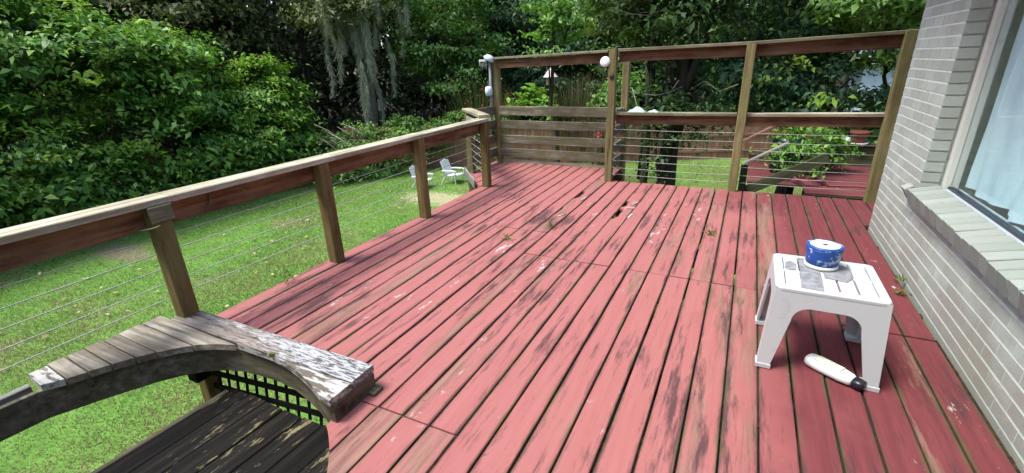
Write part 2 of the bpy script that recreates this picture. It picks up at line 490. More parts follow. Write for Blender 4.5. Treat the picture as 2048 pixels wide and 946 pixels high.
def grass_stuff():
    rng = np.random.default_rng(11)
    n = 420000
    # more blades where the lawn is near
    X = rng.uniform(-15.0, 7, n * 2); Y = rng.uniform(-3.5, 23, n * 2)
    keep = (Y < 22.2 + .47 * X) & ~((X > -4.2 + .25 * np.sin(Y * 2.1)) & (Y < 9.5 + .3 * np.sin(X * 2))) & (np.arctan2(X, Y) > R_(-108)) & (np.arctan2(X, Y) < R_(40))
    d = np.hypot(X, Y)
    keep &= rng.uniform(0, 1, n * 2) < np.clip(1.5 - d / 18, .35, 1)
    soil = np.sin(X * .9 + 1.3) * np.cos(Y * .8 - .4) + .4 * np.sin(X * 2.3 + Y * 1.9)
    sandy = np.exp(-(((X + 9.0) / 1.4) ** 2 + ((Y - 12.2) / .9) ** 2)) + np.exp(-(((X + 13.6) / 1.2) ** 2 + ((Y - 5.3) / .5) ** 2))
    keep &= rng.uniform(0, 1, n * 2) > np.clip((soil - .75) * .8, 0, .6)
    keep &= rng.uniform(0, 1, n * 2) > sandy * rng.uniform(.5, 1.1, n * 2)
    X, Y = X[keep], Y[keep]; k = len(X)
    h = rng.uniform(.03, .075, k); a = rng.uniform(0, 2 * np.pi, k); w = rng.uniform(.005, .011, k)
    b = np.stack([X, Y, np.full(k, G - .01)], 1)
    s = np.stack([np.cos(a), np.sin(a), np.zeros(k)], 1) * w[:, None]
    lean = np.stack([rng.normal(0, .6, k), rng.normal(0, .6, k), np.ones(k)], 1) * h[:, None]
    V = np.stack([b - s, b + s, b + lean * .6 + s * .7, b + lean], 1)
    m = NT('grass_blades', .7, .2)
    c = m.ramp(m.island(), [(0, (.12, .23, .05)), (.45, (.22, .38, .095)), (.72, (.25, .42, .10)), (1, (.42, .40, .2))])
    pw = m.noise(m.coord((1, 1, 1), rnd=False, world=True), .45, 4, .6)
    sx = m.new('ShaderNodeSeparateXYZ'); m.lk(m.coord((1, 1, 1), rnd=False, world=True), sx.inputs[0])
    pw = m.math('ADD', pw, m.math('MINIMUM', m.math('MAXIMUM', m.math('MULTIPLY', m.math('ADD', sx.outputs[0], 8.5), .1), 0.0), .22))
    c = m.mix(m.ramp(pw, [(.45, 0.0), (.68, .8)]), c, (.37, .31, .16))
    m.color(c)
    tr = m.new('ShaderNodeBsdfTranslucent'); m.lk(c, tr.inputs[0])
    mx = m.new('ShaderNodeMixShader'); mx.inputs[0].default_value = .45
    m.lk(m.p.outputs[0], mx.inputs[1]); m.lk(tr.outputs[0], mx.inputs[2]); m.lk(mx.outputs[0], m.out.inputs[0])
    obj('grass', fast_quads(V), m.m, label='short bright green grass covering the back yard lawn', cat='grass', kind='stuff')


grass_stuff()
soil_m = dirty('bare_soil', (.07, .055, .038), (.03, .025, .018), .5, 1.0, 6, .8)
obj('bare_soil', mesh([(-4.0, -2.5, G + .035), (6, -2.5, G + .035), (6, 9.3, G + .035), (-4.0, 9.3, G + .035)], [(0, 1, 2, 3)]), soil_m, kind='structure')
# ------------------------------------------------------------------ brick house on the right
XW, YC = 1.127, 4.963                       # wall face and far corner
house = thing('brick_house', 'pale painted brick house wall with a curtained window beside the deck', 'house', (XW, YC, 0))


def brick_mat(name='painted_brick', k=1.0):
    m = NT(name, .85, .25)
    c = m.ramp(m.rnd(), [(0, (.345 * k, .375 * k, .33 * k)), (.5, (.395 * k, .43 * k, .38 * k)), (1, (.44 * k, .48 * k, .43 * k))])
    p = m.coord((1, 1, 1), rnd=False, world=True)
    c = m.mix(m.ramp(m.noise(p, 3.5, 5, .65), [(.48, 0.0), (.68, .55)]), c, (.30, .295, .26))
    # splash dirt and old beige paint low on the wall
    sp = m.new('ShaderNodeSeparateXYZ'); m.lk(p, sp.inputs[0])
    low = m.math('ADD', m.math('MULTIPLY', m.math('SUBTRACT', .62, sp.outputs[2]), 1.4), m.math('MULTIPLY', m.math('SUBTRACT', m.noise(p, 2.6, 5, .65), .5), 2.4))
    c = m.mix(m.ramp(low, [(.15, 0.0), (.75, .8)]), c, (.285, .265, .225))
    c = m.mix(m.ramp(m.noise(p, 22, 4, .7), [(.63, 0.0), (.73, .6)]), c, (.15, .135, .11))
    m.color(c); m.bump(m.noise(p, 60, 4, .7), .5, .004)
    return m.m


MAT['brick'] = brick_mat()
MAT['sill'] = brick_mat('sill_brick_paint', .66)
MAT['mortar'] = dirty('mortar_white', (.56, .61, .57), (.36, .37, .32), .54, .9, 5, .6)
WIN_Y0, WIN_Y1, WIN_Z0, WIN_Z1 = 1.0, 4.0, .60, 2.12
YB = -2.2
DX = .0015
# mortar body behind the bricks (a pier, the part below the sill, the part above the window)
mv = [box_vf(XW + DX, XW + .22, WIN_Y1 + .012, YC - .012, -.3, 2.56), box_vf(XW + DX, XW + .22, YB, WIN_Y1 + .012, -.3, WIN_Z0 - .09),
      box_vf(XW + DX, XW + .22, WIN_Y0, WIN_Y1 + .012, WIN_Z1 + .01, 2.56), box_vf(XW + DX, XW + .22, YB, WIN_Y0 - .012, WIN_Z0 - .09, 2.56),
      box_vf(XW + .22, 5.5, YC - .24, YC - .012, -.3, 2.56)]
wall = obj('wall', mesh(*merge(mv)), MAT['mortar'], house, Matrix.Translation((XW, YC, 0)) @ Matrix.Translation((-XW, -YC, 0)))
C_, BL = .0712, .216


def brick_at(name, y0, y1, z0, z1, x0=XW, x1=XW + .1, parent=wall):
    # local frame: X along the wall
    L = y1 - y0
    jx = random.uniform(-.0004, .0004)
    return obj(name, box_mesh(round(L, 2), round(z1 - z0, 4), round(x1 - x0, 3), .0012, MAT['brick']), MAT['brick'], parent,
               frame((( x0 + x1) / 2 + jx, y0, (z0 + z1) / 2), ((x0 + x1) / 2 + jx, y1, (z0 + z1) / 2), up=(-1, 0, 0)))


rest = []
for r in range(-2, 36):
    z0 = r * C_ + .004; z1 = z0 + C_ - .011
    off = (r % 2) * BL / 2
    k = 0
    y = YC - off
    edge = YC
    spans = []
    yy = YC
    first = BL if r % 2 == 0 else BL / 2
    y_hi = YC
    y_lo = YC - first
    while y_hi > YB:
        spans.append((max(y_lo, YB) + .0042, y_hi))
        y_hi = y_lo; y_lo -= BL
    for a, b in spans:
        mid = (a + b) / 2
        if b > WIN_Y1 and a < WIN_Y1 and WIN_Z0 - .1 < z0 < WIN_Z1: a = WIN_Y1
        elif WIN_Y0 < b <= WIN_Y1 + .001 and WIN_Z0 - .1 < z0 < WIN_Z1:
            if a < WIN_Y0 < b and (WIN_Y0 - a) > .03: b = WIN_Y0
            else: continue
        if b - a < .03: continue
        vis = r >= 0 and (b > 1.25) and z1 < 2.3
        if vis: brick_at('brick', a, b, z0, z1)
        else: rest.append(box_vf(XW, XW + .1, a, b, z0, z1))
    # return face of the house at the far corner
    for i in range(14):
        x0 = XW + .105 + i * BL + (0 if r % 2 else -BL / 2 + .02)
        rest.append(box_vf(max(x0, XW + .105), x0 + BL - .006, YC - .1, YC, z0, z1))
obj('brick_field', mesh(*merge(rest)), MAT['brick'], wall, kind='stuff')

# window: sill of bricks on edge, frame, pane, curtain
win = obj('window', None, None, house, Matrix.Translation((XW + .1, WIN_Y1, WIN_Z0)))
sill = obj('window_sill', mesh(*box_vf(XW + .02, XW + .1, WIN_Y0 + .002, WIN_Y1 - .002, WIN_Z0 - .088, WIN_Z0 - .018)), MAT['sill'], house)
y = WIN_Y1 + .105
i = 0
while y > WIN_Y0 - .1:
    # bricks on edge, sloping down outwards
    w_ = .091
    a = Vector((XW - .050, y - w_ / 2 - .0, WIN_Z0 - .060 + random.uniform(-.004, .004)))
    b = Vector((XW + .115, y - w_ / 2, WIN_Z0 - .020))
    if y - w_ > WIN_Y1:
        b = Vector((XW - .004, y - w_ / 2, a.z + .028))
    obj('sill_brick', box_mesh(round((b - a).length, 3), w_, .095, .006, MAT['sill']), MAT['sill'], sill, frame(a, b))
    y -= .103; i += 1
MAT['frame_paint'] = dirty('frame_cream', (.66, .65, .57), (.45, .44, .4), .6, .5)
MAT['frame_grey'] = dirty('frame_bluish', (.42, .47, .53), (.25, .26, .28), .55, .6)
fx = XW + .115
obj('frame', mesh(*box_vf(fx, fx + .07, WIN_Y1 - .062, WIN_Y1 - .003, WIN_Z0 + .02, WIN_Z1)), MAT['frame_paint'], win)
obj('frame', mesh(*box_vf(fx - .015, fx + .09, WIN_Y0, WIN_Y1 - .003, WIN_Z0 - .018, WIN_Z0 + .018)), MAT['frame_grey'], win)
obj('frame', mesh(*box_vf(fx + .002, fx + .072, WIN_Y0, WIN_Y0 + .06, WIN_Z0 + .02, WIN_Z1)), MAT['frame_paint'], win)
obj('frame', mesh(*box_vf(fx + .004, fx + .074, WIN_Y0 + .06, WIN_Y1 - .065, WIN_Z1 - .06, WIN_Z1)), MAT['frame_paint'], win)
obj('gasket', mesh(*box_vf(fx + .018, fx + .05, WIN_Y0 + .06, WIN_Y1 - .062, WIN_Z0 + .0185, WIN_Z0 + .034)), MAT['black'], win)


def glass_mat():
    m = NT('window_glass', .02, .5)
    tr = m.new('ShaderNodeBsdfTransparent'); tr.inputs[0].default_value = (.96, .985, .985, 1)
    gl = m.new('ShaderNodeBsdfGlossy'); gl.inputs['Roughness'].default_value = .02
    fr = m.new('ShaderNodeFresnel'); fr.inputs[0].default_value = 1.5
    mx = m.new('ShaderNodeMixShader'); bf = m.new('ShaderNodeNewGeometry').outputs['Backfacing']
    m.lk(m.math('MULTIPLY', m.math('MULTIPLY', fr.outputs[0], m.math('SUBTRACT', 1.0, bf)), 1.1), mx.inputs[0]); m.lk(tr.outputs[0], mx.inputs[1]); m.lk(gl.outputs[0], mx.inputs[2])
    m.lk(mx.outputs[0], m.out.inputs[0])
    return m.m


obj('pane', mesh(*box_vf(fx + .030, fx + .036, WIN_Y0 + .06, WIN_Y1 - .062, WIN_Z0 + .034, WIN_Z1 - .06)), glass_mat(), win)
m = NT('curtain_cloth', .85, .1)
m.color(m.mix(m.ramp(m.noise(m.coord((1, 3, 1.2), rnd=False, world=True), 2.2, 4, .6), [(.4, 0.0), (.65, .6)]), (.68, .86, .90), (.50, .67, .71)))
CUR = m.m
cv, cf = [], []
ny, nz = 220, 14
for j in range(nz + 1):
    z = WIN_Z0 + .036 + (WIN_Z1 - .07 - WIN_Z0 - .036) * j / nz
    for i in range(ny + 1):
        y = WIN_Y0 + .05 + (WIN_Y1 - WIN_Y0 - .1) * i / ny
        s = y * 15 + .9 * math.sin(y * 4.1) + .5 * (z - 1.2) + .25 * math.sin(z * 5 + y * 3)
        f_ = math.sin(s) + .45 * math.sin(2.3 * s + 1.1)
        x = fx + .105 + .028 * f_ + .012 * math.sin(z * 3 + y * 7)
        cv.append((x, y, z))
for j in range(nz):
    for i in range(ny):
        q = j * (ny + 1) + i
        cf.append((q, q + 1, q + ny + 2, q + ny + 1))
obj('curtain', mesh(cv, cf, True), CUR, win)
obj('blackout', mesh(*box_vf(fx + .22, fx + .25, WIN_Y0 - .3, WIN_Y1 + .15, WIN_Z0 - .3, WIN_Z1 + .3)), simple('room_shade', (.25, .28, .28), .9), win)
# roof with its overhang above the wall
MAT['soffit'] = simple('soffit_paint', (.5, .49, .45), .8)
rv = [box_vf(XW - .42, 6, YB - .5, YC + .42, 2.565, 2.60), box_vf(XW - .45, XW - .42, YB - .5, YC + .45, 2.52, 2.72), box_vf(XW - .42, 6, YC + .42, YC + .45, 2.52, 2.72)]
rp = [(XW - .5, YB - .5, 2.72), (XW - .5, YC + .5, 2.72), (6, YC + .5, 2.72), (6, YB - .5, 2.72), (6, YC - 3, 4.6), (6, YB - .5, 4.6)]
obj('roof', mesh(*merge(rv + [(rp, [(0, 1, 4, 5), (1, 2, 4), (0, 3, 2, 1)])])), MAT['soffit'], house)

# ------------------------------------------------------------------ red deck
deck = thing('wooden_deck', 'weathered red painted plank deck with dark gaps and rotted spots', 'deck', (-1, 3, 0))
PITCH, T = .1455, .028
ccx, ccy, cr = -2.05, .30, .95            # the round cut-out at the front left
edges = [.510 - PITCH * i for i in range(-12, 30)]


def board(x0, x1, y0, y1, notch=None):
    """one deck board; local X runs along world +Y, local Y towards -X"""
    g = random.uniform(.0035, .0070)
    xl, xr = x0 + g, x1 - g
    dz = random.uniform(-.0025, .0025)
    M = frame(((xl + xr) / 2, y0, dz - T / 2), ((xl + xr) / 2, y1, dz - T / 2 + random.uniform(-.001, .001)))
    w = xr - xl
    poly = None
    def chamfer_y(x): return 5.0 - (x + 2.99) * 1.15
    if x1 <= -2.93 and y0 < 5.8:
        ya_, yb_ = chamfer_y(xl), chamfer_y(xr)
        poly = [(xl, ya_), (xr, yb_), (xr, y1), (xl, y1)]
    elif y0 < 1.0 and x0 < ccx + cr + .001:
        def cy(x):
            q = cr * cr - (x - ccx) ** 2
            return ccy + math.sqrt(q) if q > 0 else ccy
        lo = [(xl + (xr - xl) * i / 6, cy(xl + (xr - xl) * i / 6)) for i in range(7)]
        poly = lo + [(xr, y1), (xl, y1)]
    elif notch:
        poly = [(xl, y0), (xr, y0), (xr, y1), (xl, y1)]
        nl = [(xl, b_ if i == 0 else a_) for i, (a_, b_) in enumerate([])]
        pts = [(xl, y0), (xr, y0), (xr, y1), (xl, y1)]
        for (na, nb, nw) in sorted(notch, reverse=True):
            L = nb - na
            pts += [(xl, nb), (xl + nw * .55, nb - .02 * L), (xl + nw, nb - .22 * L), (xl + nw * .8, nb - .45 * L), (xl + nw * .95, nb - .7 * L), (xl + nw * .4, na + .03), (xl, na)]
        poly = pts
    if poly:
        loc = [(yy - y0, -(xx - (xl + xr) / 2)) for xx, yy in poly]
        v, f = prism_vf(loc, -T / 2, T / 2, 0.0)
        me = mesh(v, f)
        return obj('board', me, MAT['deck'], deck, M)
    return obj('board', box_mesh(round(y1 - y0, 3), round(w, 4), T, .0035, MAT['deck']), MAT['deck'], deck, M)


for i in range(len(edges) - 1):
    x1, x0 = edges[i], edges[i + 1]
    xm = (x0 + x1) / 2
    if xm > 2.4 or xm < -3.62: continue
    if x1 > 1.16: ystart = YC + .01
    elif xm > -1.06: ystart = -1.7
    elif xm > -1.49: ystart = .9
    elif xm > -2.95: ystart = 1.35
    else: ystart = 5.0
    yend = 5.875 if xm > -1.50 else 6.60
    if x1 > 1.10 and x1 <= 1.16: x1 = XW - .006
    cuts = []
    if ystart < 3:
        if xm < -1.5: cuts = [3.75]
        elif xm < .27: cuts = [3.225]
        elif xm < .7: cuts = [3.11]
        else: cuts = [2.93]
        if -1.46 < xm < -.94: cuts = [1.275] + cuts
    ys = [ystart] + cuts + [yend]
    for a, b in zip(ys[:-1], ys[1:]):
        nt = None
        if abs(xm + 1.018) < .03 and b > 5: nt = [(4.34, 4.72, .055), (4.76, 5.02, .045)]
        if abs(xm + 1.60) < .04 and b > 5: nt = [(4.90, 5.24, .05), (4.25, 4.55, .018)]
        if x0 < -2.93 and a > 4 and xm > -3.0: pass
        jg = .0045 if xm > -1.5 else .002
        board(x0, x1, a + (jg if a != ystart else 0), b - (jg if b != yend else 0), nt)
# dirt packed in the gaps
db = []
for e in edges:
    if e > 1.1 or e < -2.9: continue
    y0 = -1.7 if e > -1.06 else (1.36 if e < -1.49 else 1.0)
    y = y0
    while y < 5.85:
        L = random.uniform(.3, 1.6)
        if random.random() < .6:
            db.append(box_vf(e - .009, e + .009, y, min(y + L, 5.85), -.03, -.015 + random.uniform(-.006, .008)))
        y += L
    if e < -1.5: db.append(box_vf(e - .009, e + .009, 5.86, 6.55, -.03, -.012))
obj('gap_debris', mesh(*merge(db)), MAT['debris'], deck, kind='stuff')
# frame below
for k in range(8):
    y = 1.5 + k * .6
    beam('joist', (-2.85, y, -.115), (1.12, y, -.115), .04, .17, MAT['joist'], deck)
for k in range(3):
    beam('joist', (-1.02, -.5 + k * .6, -.115), (1.12, -.5 + k * .6, -.115), .04, .17, MAT['joist'], deck)
beam('rim_board', (-2.90, 1.36, -.115), (-2.90, 4.98, -.115), .04, .17, MAT['rail'], deck)
beam('rim_board', (-2.92, 5.02, -.115), (-3.52, 5.72, -.115), .04, .17, MAT['rail'], deck)
beam('rim_board', (-3.55, 6.56, -.115), (-1.5, 6.56, -.115), .04, .17, MAT['rail'], deck)
beam('rim_board', (-1.47, 5.84, -.115), (2.4, 5.84, -.115), .04, .17, MAT['rail'], deck)
beam('edge_trim', (-3.05, 5.02, .02), (-3.60, 5.66, .02), .02, .12, MAT['handrail'], deck)
for x, y in ((-1.2, 5.6), (.9, 5.6), (-1.2, 3.0), (.9, 3.0), (-2.8, 3.0), (-3.4, 6.4)):
    post('pier', x, y, G - .05, -.21, .13, MAT['joist'], deck)
# broken splinters beside the rotted holes
for x, y, a in ((-.985, 4.86, .3), (-1.02, 4.73, 1.4), (-1.56, 4.86, .2), (-1.60, 4.22, .6), (-.93, 4.42, .1)):
    beam('splinter', (x, y, .006), (x + .09 * math.sin(a), y + .12 * math.cos(a), .009), .02, .006, MAT['bleached'], deck, c=.002)

# ------------------------------------------------------------------ left railing with cables
lr = thing('deck_railing', 'long low wooden railing with steel cables along the lawn side', 'railing', (-2.9, 2.5, 0))
PX = -2.895
for k, y in enumerate((1.325, 2.50, 3.73, 5.066)):
    post('post', PX, y, -2.75 if k in (0, 3) else -.2, .818, .092, MAT['post_brown'], lr)
post('post', PX, -.55, G - .05, .818, .092, MAT['post_brown'], lr)
post('post', -3.50, 5.70, -2.75, .818, .092, MAT['post'], lr)
for a, b in ((-2.4, -.52), (-.515, 1.325), (1.33, 3.73), (3.735, 5.085)):
    beam('rail_board', (PX - .068, a, .748), (PX - .068, b, .748), .14, .038, MAT['rail'], lr, up=(1, 0, 0))
for a, b in ((-2.4, 1.40), (1.404, 2.62), (2.624, 3.80), (3.804, 5.13)):
    beam('rail_cap', (PX - .035, a, .838), (PX - .035, b, .838), .150, .038, MAT['cap'], lr)
beam('rail_cap', (PX - .0, 5.09, .880), (-3.62, 5.86, .880), .14, .036, MAT['cap'], lr)
beam('rail_board', (PX - .06, 5.13, .74), (-3.50, 5.66, .74), .14, .036, MAT['handrail'], lr, up=(.75, .65, 0))
# knotty block nailed on the nearest post
beam('post_block', (PX + .052, 1.265, .775), (PX + .052, 1.385, .775), .09, .012, MAT['cap_dark'], lr, up=(1, 0, 0))
for k in range(6):
    z = .62 - k * .093
    if k < 5: tube('cable', [(PX - .05, -2.4, z), (PX - .05, -.5, z - .006), (PX - .05, .4, z - .012), (PX - .05, 1.33, z), (PX - .05, 3.0, z - .008), (PX - .05, 5.06, z)], .0031, MAT['cable'], lr, 6)
    tube('cable', [(PX - .03, 5.09, z), (-3.47, 5.68, z)], .0031, MAT['cable'], lr, 6)

# ------------------------------------------------------------------ tall back railing
br = thing('tall_railing', 'tall two tier back railing with lichen covered posts and steel cables', 'railing', (0, 5.85, 0))
YR = 5.90
for x, z1 in ((-1.515, 1.60), (-.045, 1.60), (1.275, 1.645)):
    post('post', x, 5.845, -.2, z1, .092, MAT['post'], br)
    beam('post_top', (x, 5.845, z1), (x, 5.845, z1 + .006), .086, .086, MAT['cap_dark'], br, up=(0, 1, 0), c=.01)
# upper rail boards and caps
beam('rail_board', (-1.46, YR + .015, 1.512), (-.02, YR + .015, 1.528), .115, .038, MAT['rail'], br, up=(0, -1, 0))
beam('rail_board', (-.015, YR + .015, 1.528), (1.32, YR + .015, 1.562), .120, .038, MAT['rail'], br, up=(0, -1, 0))
beam('rail_cap', (-1.46, YR + .0, 1.585), (-.04, YR + .0, 1.602), .14, .034, MAT['cap_dark'], br)
beam('rail_cap', (-.037, YR + .0, 1.602), (1.36, YR + .0, 1.645), .14, .034, MAT['cap_dark'], br)
# middle rail
beam('rail_board', (-1.46, YR + .015, .780), (-.02, YR + .015, .790), .105, .038, MAT['rail'], br, up=(0, -1, 0))
beam('rail_board', (-.015, YR + .015, .790), (1.32, YR + .015, .812), .105, .038, MAT['rail'], br, up=(0, -1, 0))
beam('rail_cap', (-1.50, YR + .015, .853), (-.10, YR + .015, .862), .13, .034, MAT['cap_dark'], br)
beam('rail_cap', (.005, YR + .015, .862), (1.33, YR + .015, .885), .13, .034, MAT['cap'], br)
for z in (.662, .563, .469, .368, .272, .176, .091):
    tube('cable', [(-1.46, 5.87, z), (-.7, 5.87, z - .006), (-.05, 5.87, z + .004), (.6, 5.87, z + .002), (1.28, 5.87, z + .014)], .003, MAT['cable'], br, 6)
    tube('cable_clip', [(-1.475, 5.83, z + .018), (-1.43, 5.85, z - .006)], .006, MAT['white'], br, 6)
# a knot bulging out of the main post
kn, kf = lathe_vf([(.0, -.04), (.02, -.035), (.036, 0), (.02, .035), (.0, .04)], 10)
obj('post_knot', mesh(kn, kf, True), MAT['rotten'], br, Matrix.Translation((-1.515, 5.80, 1.30)) @ Matrix.Scale(.6, 4, (0, 1, 0)))

# ------------------------------------------------------------------ slatted bay at the back left
sr = thing('slatted_railing', 'weathered bay railing of wide horizontal grey boards under a tall top rail', 'railing', (-2.5, 6.55, 0))
post('post', -3.47, 6.54, -2.75, 1.53, .092, MAT['post'], sr)
post('post', -1.53, 6.62, -2.75, 1.50, .092, MAT['post'], sr)
for zc, h in ((.795, .135), (.59, .125), (.365, .125), (.155, .135)):
    beam('slat', (-3.42, 6.50, zc + .008), (-1.52, 6.565, zc - .004), h, .034, MAT['slat'], sr, up=(0, -1, 0))
    beam('slat', (-3.51, 6.50, zc + .01), (-3.56, 5.76, zc + .01), h, .03, MAT['slat'], sr, up=(1, 0, 0))
    beam('slat', (-1.55, 6.57, zc), (-1.55, 5.90, zc), h, .03, MAT['slat'], sr, up=(1, 0, 0))
beam('rail_board', (-3.43, 6.51, 1.470), (-1.565, 5.93, 1.505), .115, .036, MAT['rail'], sr, up=(.3, -1, 0))
beam('rail_cap', (-3.52, 6.53, 1.552), (-1.57, 5.92, 1.580), .13, .032, MAT['cap_dark'], sr)
beam('base_board', (-3.42, 6.53, .02), (-1.58, 6.58, .012), .05, .03, MAT['cap'], sr, up=(0, -1, 0))
# utility conduit and fixtures on the tall corner post
cd = thing('conduit_pipe', 'grey vertical conduit with a small pale box strapped to the corner post', 'conduit', (-3.545, 6.47, .6))
tube('pipe', [(-3.545, 6.47, .62), (-3.545, 6.47, 1.0), (-3.54, 6.47, 1.49)], .022, MAT['pipe'], cd, 10)
v, f = lathe_vf([(.03, -.07), (.052, -.055), (.058, 0), (.052, .055), (.03, .07)], 14)
obj('junction_box', mesh(v, f, True), MAT['paleblue'], cd, Matrix.Translation((-3.57, 6.45, 1.09)))
tube('elbow', [(-3.545, 6.47, .62), (-3.55, 6.46, .55), (-3.54, 6.44, .5), (-3.5, 6.42, .46)], .03, MAT['black'], cd, 10)
fl = thing('post_light', 'pale blue and white fixture with dangling threads on the tall corner post', 'lamp', (-3.53, 6.46, 1.55))
v, f = lathe_vf([(.02, -.02), (.075, -.015), (.085, .01), (.05, .05), (.015, .06)], 16)
obj('lamp_head', mesh(v, f, True), MAT['paleblue'], fl, Matrix.Translation((-3.54, 6.44, 1.545)) @ Matrix.Rotation(.5, 4, 'Y'))
obj('bracket', mesh(*box_vf(-3.70, -3.58, 6.42, 6.46, 1.515, 1.545)), MAT['white'], fl)
for k in range(6):
    x = -3.70 + k * .022
    tube('thread', [(x, 6.44, 1.515), (x + .004, 6.44, 1.44 - .02 * (k % 3))], .0035, MAT['white'], fl, 5)
v, f = lathe_vf([(.02, -.012), (.056, -.010), (.062, 0), (.056, .010), (.02, .012)], 24)
obj('white_disc', mesh(v, f, True), MAT['white'], None, Matrix.Translation((-1.603, 5.80, 1.462)) @ Matrix.Rotation(R_(82), 4, 'X'),
    label='round white plastic disc fixed to the side of the main rail post', cat='disc')

# ------------------------------------------------------------------ curved curb bench round the cut-out
cb = thing('curb_bench', 'low L shaped curb of bleached planks with a curved inner edge', 'bench', (-2.5, 1.2, 0))
ZT = .13
# straight leg: back plank and front plank with the arc sawn out of it
beam('plank', (-2.925, 1.312, ZT - .018), (-1.485, 1.312, ZT - .014), .142, .036, MAT['flaky'], cb)
arc = [(-1.555, 1.112), (-1.66, 1.155), (-1.775, 1.19), (-1.91, 1.222), (-2.046, 1.236)]
pl = [(-1.487, 1.104)] + [(-1.487, 1.232), (-2.30, 1.236), (-2.30, 1.234)] + list(reversed(arc))
v, f = prism_vf([(x + 2.0, y - 1.1) for x, y in pl], -.018, .018)
obj('plank', mesh(v, f), MAT['bleached'], cb, Matrix.Translation((-2.0, 1.1, ZT - .018)))
# corner and short cross planks fanning towards the camera
inner = [(-2.046, 1.234), (-2.18, 1.238), (-2.294, 1.225), (-2.40, 1.195), (-2.49, 1.145), (-2.575, 1.07), (-2.65, .975), (-2.71, .87), (-2.765, .77), (-2.81, .675), (-2.865, .60)]


def in_x(y):
    for (xa_, ya_), (xb_, yb_) in zip(inner[1:-1], inner[2:]):
        if yb_ <= y <= ya_: return xa_ + (xb_ - xa_) * (y - ya_) / (yb_ - ya_)
    return inner[-1][0]


seams = [1.228, 1.125, 1.005, .93, .845, .765, .69, .61]
outer = -3.03
mats = ['grey', 'grey', 'grey', 'grey', 'grey', 'grey', 'bleached']
for k in range(len(seams) - 1):
    yt, yb2 = seams[k] - .004, seams[k + 1] + .004
    n_ = 5
    ins = [(in_x(yb2 + (yt - yb2) * i / n_), yb2 + (yt - yb2) * i / n_) for i in range(n_ + 1)]
    if k == 0: ins = [(in_x(yb2), yb2), (-2.49, 1.145), (-2.40, 1.190), (-2.305, yt)]
    oo = outer - .01 * (k % 2)
    poly = [(oo, yb2 + .015)] + ins + [(oo, yt + .015)]
    v, f = prism_vf([(-(yy - 1.0), xx + 2.7) for xx, yy in poly][::1], -.018, .018)
    # local X runs across the leg (world X)
    poly_l = [(xx + 2.7, yy - .9) for xx, yy in poly]
    v, f = prism_vf(poly_l, -.018, .018)
    obj('plank', mesh(v, f), MAT[mats[k]], cb, Matrix.Translation((-2.7, .9, ZT - .018 + random.uniform(-.003, .003))) @ Matrix.Rotation(random.uniform(-.012, .012), 4, 'Y'))
# fascia below the curved edge
fa = [(-1.53, 1.128)] + [(x - .002, y + .022) for x, y in arc] + [(x - .02, y + .012) for x, y in inner[1:]] + [(-2.885, .45), (-2.90, .2), (-2.91, -.6)]
fa[-4] = (-2.872, .60)
V, F = [], []
for i, (x, y) in enumerate(fa):
    a = fa[max(i - 1, 0)]; b = fa[min(i + 1, len(fa) - 1)]
    d = Vector((b[0] - a[0], b[1] - a[1])).normalized(); nx, ny_ = d.y, -d.x
    for (o_, z) in ((0, ZT - .038), (.03, ZT - .038), (.03, ZT - .19), (0, ZT - .19)):
        V.append((x + nx * o_, y + ny_ * o_, z))
for i in range(len(fa) - 1):
    for s in range(4):
        F.append((i * 4 + s, (i + 1) * 4 + s, (i + 1) * 4 + (s + 1) % 4, i * 4 + (s + 1) % 4))
n4 = (len(fa) - 1) * 4
F += [(0, 1, 2, 3), (n4 + 3, n4 + 2, n4 + 1, n4)]
obj('fascia', mesh(V, F), MAT['fascia'], cb)
beam('end_board', (-1.497, 1.115, .045), (-1.497, 1.375, .045), .10, .03, MAT['rotten'], cb, up=(1, 0, 0))
beam('back_board', (-2.84, 1.372, .045), (-1.515, 1.372, .045), .098, .03, MAT['rotten'], cb, up=(0, 1, 0))
beam('beam', (-2.955, -.6, ZT - .1), (-2.955, .60, ZT - .1), .16, .04, MAT['handrail'], cb, up=(1, 0, 0))
beam('support', (-2.80, 1.24, -.25), (-2.80, 1.24, ZT - .04), .09, .09, MAT['black_wood'], cb, up=(0, 1, 0))
obj('foot_block', mesh(*box_vf(-1.482, -1.445, 1.32, 1.385, .003, .016)), MAT['slat'], cb)

# lattice skirt under the curb
lt = thing('lattice_panel', 'black weathered lattice skirt hanging under the curb above the dark landing', 'lattice', (-2.2, 1.33, -.1))
O = Vector((-2.78, 1.33, -.10)); U = Vector((.99, 0, .125)); D = Vector((-.17, -.02, -1.0))
for k in range(6):
    a = O + D * (-.03 + .105 * k) + U * (-.02)
    beam('lattice_strip', a, a + U * 1.3, .040, .010, MAT['black_wood'], lt, up=(0, -1, 0), c=.002)
for k in range(14):
    a = O + U * (.03 + .092 * k) + D * (-.06) + Vector((0, .012, 0))
    beam('lattice_strip', a, a + D * .62, .020, .009, MAT['black_wood'], lt, up=(0, -1, 0), c=.002)

